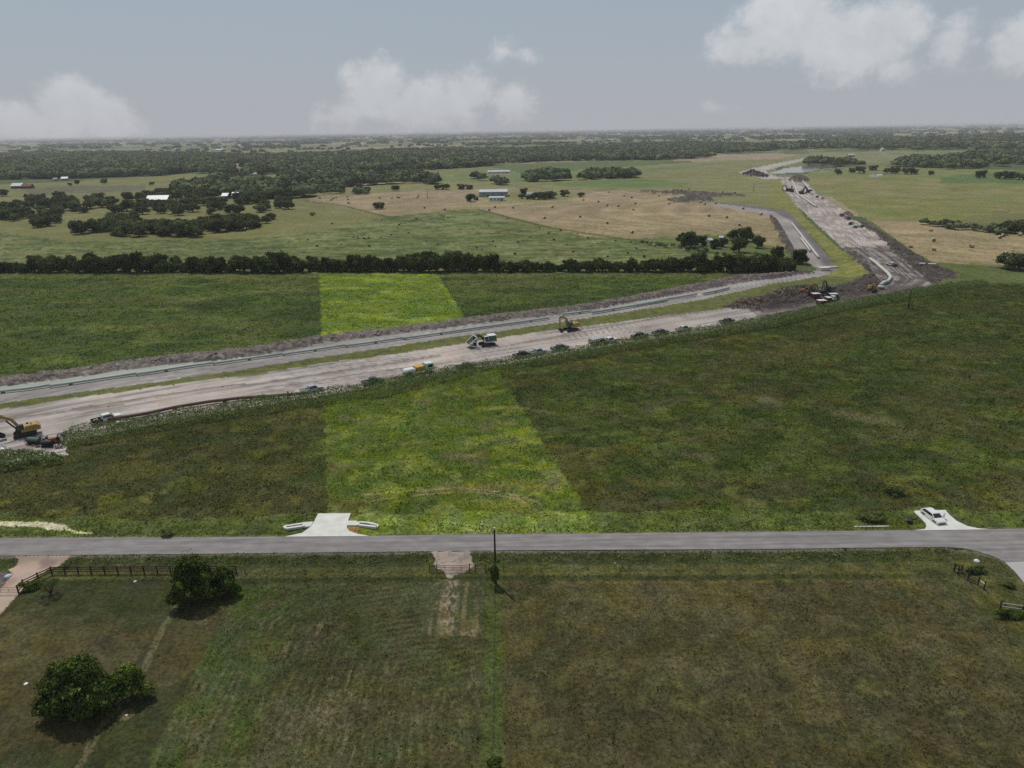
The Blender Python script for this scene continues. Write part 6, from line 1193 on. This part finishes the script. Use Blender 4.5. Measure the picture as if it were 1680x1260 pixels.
building('house', 153, 275, 9, 10, 5, 3.5, .0, mat('yellow_siding', (196, 176, 128), .8), ROOFL, 'yellowish house poking out of the left woods', 'house', 2)
building('house', 123, 283, 4, 7, 4, 2, .0, WALLW, ROOFL, 'tiny white house in the left woods', 'house', 1)
building('house', 105, 296.5, 10, 9, 3.4, 2.4, .1, WALLT, ROOFL, 'tan house at the near edge of the left woods', 'house', 2)
building('shed', 90, 297, 6, 6, 2.8, 1.6, .1, WALLT, ROOFG, 'shed immediately left of the tan house by the woods', 'shed', 1)
building('house', 219, 284, 8, 10, 4, 3, .1, WALLT, ROOFG, 'brownish house in the left woods above the far pasture', 'house', 2)
building('house', 316, 276, 22, 14, 4, 4, .0, WALLD, ROOFG, 'wide grey-roofed house in the woods, left of the winding drive', 'house', 3)
building('barn', 1620, 263, 17, 14, 4.5, 3, .02, WALLG, ROOFL, 'white-roofed barn among trees near the right edge', 'barn', 3)
building('shed', 1397, 257.5, 10, 10, 4, 2, .0, WALLT, ROOFL, 'pale shed in the far tan field at the upper right', 'shed', 2)
building('house', 1448, 248.5, 4, 10, 6, 3, .0, WALLW, ROOFL, 'tiny white house on the far hedge line at the upper right', 'house', 1)
building('farm_shed', 1164, 401.5, 7, 4, 2.6, .8, .3, WALLW, ROOFL, 'white farm shed, left one in the small tree grove', 'shed', 1)
building('farm_shed', 1184, 399.5, 5, 4, 3.2, .8, -.2, WALLW, ROOFL, 'white farm shed, upright one in the middle of the small tree grove', 'shed', 1)
building('farm_shed', 1205, 393, 9, 5, 3.0, 1.0, .1, WALLD, ROOFL, 'dark-walled shed behind the tall grove trees', 'shed', 1)
building('farm_shed', 1217, 402, 4, 3, 2.4, .6, .4, WALLW, ROOFL, 'smallest white shed, right end of the small tree grove', 'shed', 1)
FARB = [(28, 255.5, 10, 'left of the two white roofs beyond the left woods'), (36, 255, 7, 'right of the two white roofs beyond the left woods'), (197, 238.5, 8, 'white roof under the left cloud'), (258, 236, 9, 'white roof far off, top left'), (394, 240, 8, 'white roof right of the far top-left roof'), (360, 248, 14, 'long white roof beyond the woods, top left'), (446, 240.5, 7, 'white roof far beyond the woods, left of centre'), (590, 237, 12, 'long pale roof under the centre cloud'), (968, 232, 10, 'white roof far off, right of centre'), (1002, 230.5, 7, 'pale roof beside the far right-of-centre one'), (1140, 229, 8, 'far white roof above the long dark wood'), (1341, 229.5, 8, 'far white roof above the corridor'), (1524, 219.5, 9, 'far white roof, top right'), (1560, 220, 8, 'far white roof, second at the top right'), (1640, 222.5, 12, 'far white roof nearest the right edge'), (1475, 218.8, 9, 'small far white roof near the horizon, top right'), (290, 247, 8, 'far pale roof above the left woods')]
for a, b, w_, lab in FARB: building('distant_building', a, b, w_, 22, 6, 3, random.uniform(-.2, .2), WALLW, ROOFL, lab, 'building', 0, 0)

# ------------------------------------------------------------------ poles, fences, gates
def utility_pole(px, py, tx, ty, r, label):
    x, y, z = HP(px, py); h = h_at(tx, ty, x, y) - z; t = empty('utility_pole', (x, y, z), 0, label, 'utility pole'); mb = MB(); mb.tube([(0, 0, -.3), (0, 0, h)], [r * 1.25, r * .8], 12); mb.build('pole', POLEM, t)
    mb = MB(); mb.cyl((0, 0, h), (0, 0, h + .32), r * .75, 10); mb.build('insulator', WHITE, t)
    mb = MB(); mb.tube([(0, -r, h * .93), (0, -r - .1, h * .8), (0, -r * 1.2, .2)], .025, 6); mb.build('ground_wire', DARKM, t)
utility_pole(813.5, 958, 814, 868.5, .14, 'tall black utility pole rising in front of the county road at centre')
utility_pole(1490, 506, 1494.5, 475, .18, 'dark utility pole at the far side of the right meadow by the corridor bend')
utility_pole(701.5, 326, 702, 309, .2, 'thin pole in the left hay field'); utility_pole(1236, 314, 1236, 302, .2, 'thin pole in the field beyond the right end of the centre hay field')
def board_fence():
    c = G(85, 943); t = empty('rail_fence', (c[0], c[1], 0), 0, 'dark brown three-rail board fence between the lawn and the road', 'fence')
    pts = [G(31, 974)] + [G(40, 965), G(64, 953.5), G(86, 943.5)] + [G(86 + 21.6 * i, 943.2 - .12 * i) for i in range(1, 15)]
    for a in pts: mb = MB(); mb.box(-.08, .08, -.08, .08, -.3, 1.5); o = mb.build('post', WOODD, t, bevel=.01); o.location = (a[0] - c[0], a[1] - c[1], H1(*a))
    for z in (.5, .88, 1.26):
        for a, b in zip(pts[:-1], pts[1:]):
            mb = MB(); mb.beam((a[0] - c[0], a[1] - c[1] + .1, z + H1(*a)), (b[0] - c[0], b[1] - c[1] + .1, z + H1(*b)), .05, .15); mb.build('rail', WOODD, t)
board_fence()
def wire_fence(pts, step, label, h=1.25, post=.055, wires=4, wood=None):
    W = [G(*p) for p in pts]; P = []
    for a, b in zip(W[:-1], W[1:]):
        n = max(1, round(math.hypot(b[0] - a[0], b[1] - a[1]) / step)); P += [(a[0] + (b[0] - a[0]) * i / n, a[1] + (b[1] - a[1]) * i / n) for i in range(n)]
    P.append(W[-1]); c = P[0]; t = empty('wire_fence', (c[0], c[1], 0), 0, label, 'fence'); Z = [H1(*p) for p in P]
    for i, (p, z) in enumerate(zip(P, Z)):
        big = wood and i % wood == 0; q = .07 if big else post / 2; mb = MB(); mb.cyl((0, 0, -.2), (0, 0, h + (.15 if big else 0)), q, 8); o = mb.build('post', WOODG if big else POSTM, t); o.location = (p[0] - c[0], p[1] - c[1], z)
    mb = MB()
    for k in range(wires): mb.tube([(p[0] - c[0], p[1] - c[1], z + h * (.25 + .72 * k / (wires - 1))) for p, z in zip(P, Z)], .008, 4)
    mb.build('wire', WIREM, t)
wire_fence([(402, 941), (500, 937.5), (688, 936)], 3.2, 'wire fence along the road side of the middle field, left of the pipe gate', wood=6)
wire_fence([(826, 936), (943, 934), (1099, 933), (1256, 933.5), (1420, 935), (1564, 936.5)], 3.4, 'wire fence along the road side of the brown right pasture', wood=5)
wire_fence([(811, 942), (810, 1010), (808.5, 1130), (806, 1275), (802, 1500)], 3.4, 'wire fence in the green strip between the middle and right fields', .95, .05)
wire_fence([(502, 330.5), (637, 356.5), (775, 343.5), (785, 344), (900, 373), (1015, 391.5), (1090, 401)], 9, 'fence along the near edge of the two tan hay fields', 1.4, .14, 3)
def pipe_gate():
    c = G(744, 939); t = empty('pipe_gate', (c[0], c[1], H1(*c)), 0, 'thin red-brown pipe gate across the gravel entrance of the middle field', 'gate'); a = G(717, 939.2); b = G(770, 938.4); ax, ay = a[0] - c[0], a[1] - c[1]; bx, by = b[0] - c[0], b[1] - c[1]
    m = mat('rusty_gate', (96, 66, 58), .8); mb = MB()
    for z in (.25, .55, .85, 1.2): mb.tube([(ax, ay, z), (bx, by, z)], .035, 6)
    for i in range(5): q = i / 4; mb.tube([(ax + (bx - ax) * q, ay + (by - ay) * q, .2), (ax + (bx - ax) * q, ay + (by - ay) * q, 1.22)], .035, 6)
    mb.build('gate_panel', m, t)
    for px_ in (705, 717, 770.5, 780.5, 796.5): p = G(px_, 939); mb = MB(); mb.cyl((0, 0, -.3), (0, 0, 1.55), .075, 8); o = mb.build('post', m, t); o.location = (p[0] - c[0], p[1] - c[1], 0)
    mb = MB()
    for z in (.6, 1.35):
        for q, r_ in ((705, 717), (770.5, 796.5)): p = G(q, 939); s = G(r_, 939); mb.tube([(p[0] - c[0], p[1] - c[1], z), (s[0] - c[0], s[1] - c[1], z)], .04, 6)
    mb.build('brace', m, t)
pipe_gate()
def drive_gate():
    a = G(30, 975); b = G(-40, 975); t = empty('pipe_gate', (a[0], a[1], 0), 0, 'see-through pipe gate across the tan gravel drive at the left edge', 'gate'); dx = b[0] - a[0]; dy = b[1] - a[1]; mb = MB()
    for z in (.3, .6, .9, 1.25): mb.tube([(0, 0, z), (dx, dy, z)], .025, 6)
    for i in range(6): q = i / 5; mb.tube([(dx * q, dy * q, .3), (dx * q, dy * q, 1.25)], .025, 6)
    mb.build('gate_panel', RUST, t)
drive_gate()
def rail_section(A, B, n, label, m, rails=(.5, 1.1), r=.07, brace=True):
    a = G(*A); b = G(*B); t = empty('rail_fence', (a[0], a[1], H1(*a)), 0, label, 'fence', 'short fence pieces at the right field corner')
    for i in range(n + 1): q = i / n; mb = MB(); mb.cyl((0, 0, -.3), (0, 0, 1.4), .09, 8); o = mb.build('post', POLEM, t); o.location = ((b[0] - a[0]) * q, (b[1] - a[1]) * q, 0)
    for z in rails: mb = MB(); mb.tube([(0, 0, z), (b[0] - a[0], b[1] - a[1], z)], r, 8); mb.build('rail', m, t)
rail_section((1565, 938), (1577, 939.5), 1, 'small H-brace at the back corner of the brown right pasture', POLEM)
rail_section((1571, 943), (1604, 961), 2, 'dark low board rail running from the H-brace towards the side road', POLEM, (.45, .8))
rail_section((1604, 960), (1614, 968), 1, 'short pale rail between two dark posts near the side road', mat('pale_rail', (168, 166, 158), .6), (.95,), .09)
rail_section((1640, 1000), (1677, 1005), 1, 'pale rail fence with a thick post at the right edge of the photo', mat('silver_rail', (150, 152, 146), .5, .3), (.5, 1.05), .09)
wire_fence([(1614, 968), (1640, 999)], 3.5, 'short wire fence linking the pale rails at the right field corner', 1.1)

# ------------------------------------------------------------------ driveway culvert ends
def culvert_end(corners, label, slab=None):
    W = [G(*p) for p in corners]; c = W[0]; t = empty('culvert_end', (c[0], c[1], 0), 0, label, 'culvert'); v = [(p[0] - c[0], p[1] - c[1]) for p in W]
    mb = MB(); n = len(v)
    for i in range(n): a = v[i]; b = v[(i + 1) % n]; mb.beam((a[0], a[1], .0), (b[0], b[1], .0), .42, .42)
    mb.build('headwall', CONC, t); mb = MB(); mb.add([(a, b, -.05) for a, b in v], [tuple(range(n))]); mb.build('opening', DARKV, t)
    mb = MB(); a, b, c2, d = v[:4]
    for q in (.35, .65): mb.tube([(a[0] + (b[0] - a[0]) * q, a[1] + (b[1] - a[1]) * q, .12), (d[0] + (c2[0] - d[0]) * q, d[1] + (c2[1] - d[1]) * q, .12)], .06, 6)
    mb.build('safety_bar', CHROME, t)
    if slab: o = GP(slab); mb = MB(); m_ = len(o); mb.add([(p[0] - c[0], p[1] - c[1], .13) for p in o] + [(p[0] - c[0], p[1] - c[1], -.3) for p in o], [tuple(range(m_))] + [(i, (i + 1) % m_, (i + 1) % m_ + m_, i + m_) for i in range(m_)]); mb.build('slab', CONC, t)
culvert_end([(466, 864.6), (498, 859.6), (499, 863.6), (470, 868)], 'white-edged culvert end on the left of the parcel driveway', [(498, 857.5), (514, 856.5), (510, 863.4), (504, 865), (498, 864.5)])
culvert_end([(588, 857.6), (603, 858.5), (620, 862.2), (618, 865.5), (588, 862.0)], 'white-edged culvert end on the right of the parcel driveway', [(570, 855.2), (586, 855.2), (586.5, 862.5), (569.5, 862.5)])
def round_culvert(px, py):
    x, y = G(px, py); t = empty('culvert_pipe', (x, y, H1(x, y) - .1), R(25), 'dark open culvert pipe left of the driveway with the parked car', 'culvert'); mb = MB(); mb.tube([(0, 0, .35), (1.6, 1.0, .3)], .4, 14, caps=False); mb.tube([(0, 0, .35), (1.6, 1.0, .3)], .34, 14); mb.build('pipe', DARKM, t)
round_culvert(1492, 858)
crate(1431, 862.5, 6.0, .35, .1, 0, 'long pale concrete slab lying on the verge left of the parked car', mat('dusty_concrete', (160, 158, 150), .9, noise=.2), 'concrete_slab', 'slab')
def dome(px, py, r, h, label, m=WHITE, name='septic_lid', cat='lid'):
    x, y = G(px, py); t = empty(name, (x, y, H1(x, y)), 0, label, cat); mb = MB(); mb.tube([(0, 0, -.05), (0, 0, h * .5)], r, 14); mb.build('rim', m, t); mb = MB(); mb.tube([(0, 0, h * .5), (0, 0, h * .85), (0, 0, h)], [r * .85, r * .6, r * .1], 14); mb.build('cap', m, t)
dome(222, 955, .22, .2, 'white round lid on the lawn behind the rail fence'); dome(43, 1123, .24, .16, 'white round lid on the lawn left of the largest tree'); dome(208, 1174, .16, .14, 'white round lid in a bare ring right of the largest tree')
dome(1602, 922, .4, .4, 'white marker stone on the corner verge of the side road', WHITE, 'marker_stone', 'stone'); dome(1009, 923, .12, .3, 'tiny white marker on the verge in front of the right pasture', WHITE, 'marker_stone', 'stone'); dome(13.5, 946, .45, .3, 'blue-white sack on the grey gravel at the left edge', mat('blue_white', (170, 182, 196), .6), 'sack', 'sack')
# ------------------------------------------------------------------ haze: even air round everything, up to just above the camera
def haze():
    mb = MB(); mb.box(-46000, 46000, -3000, 46000, -20, 68); me = None
    m = bpy.data.materials.new('haze_air'); m.use_nodes = True; nt = m.node_tree; nt.nodes.clear(); out = nt.nodes.new('ShaderNodeOutputMaterial'); v = nt.nodes.new('ShaderNodeVolumePrincipled')
    v.inputs['Color'].default_value = (.93, .94, .97, 1); v.inputs['Density'].default_value = HAZE_D; v.inputs['Anisotropy'].default_value = 0.0; nt.links.new(v.outputs[0], out.inputs['Volume'])
    o = mb.build('haze', m); tag(o, kind='stuff')
HAZE_D = 7.5e-5
haze()
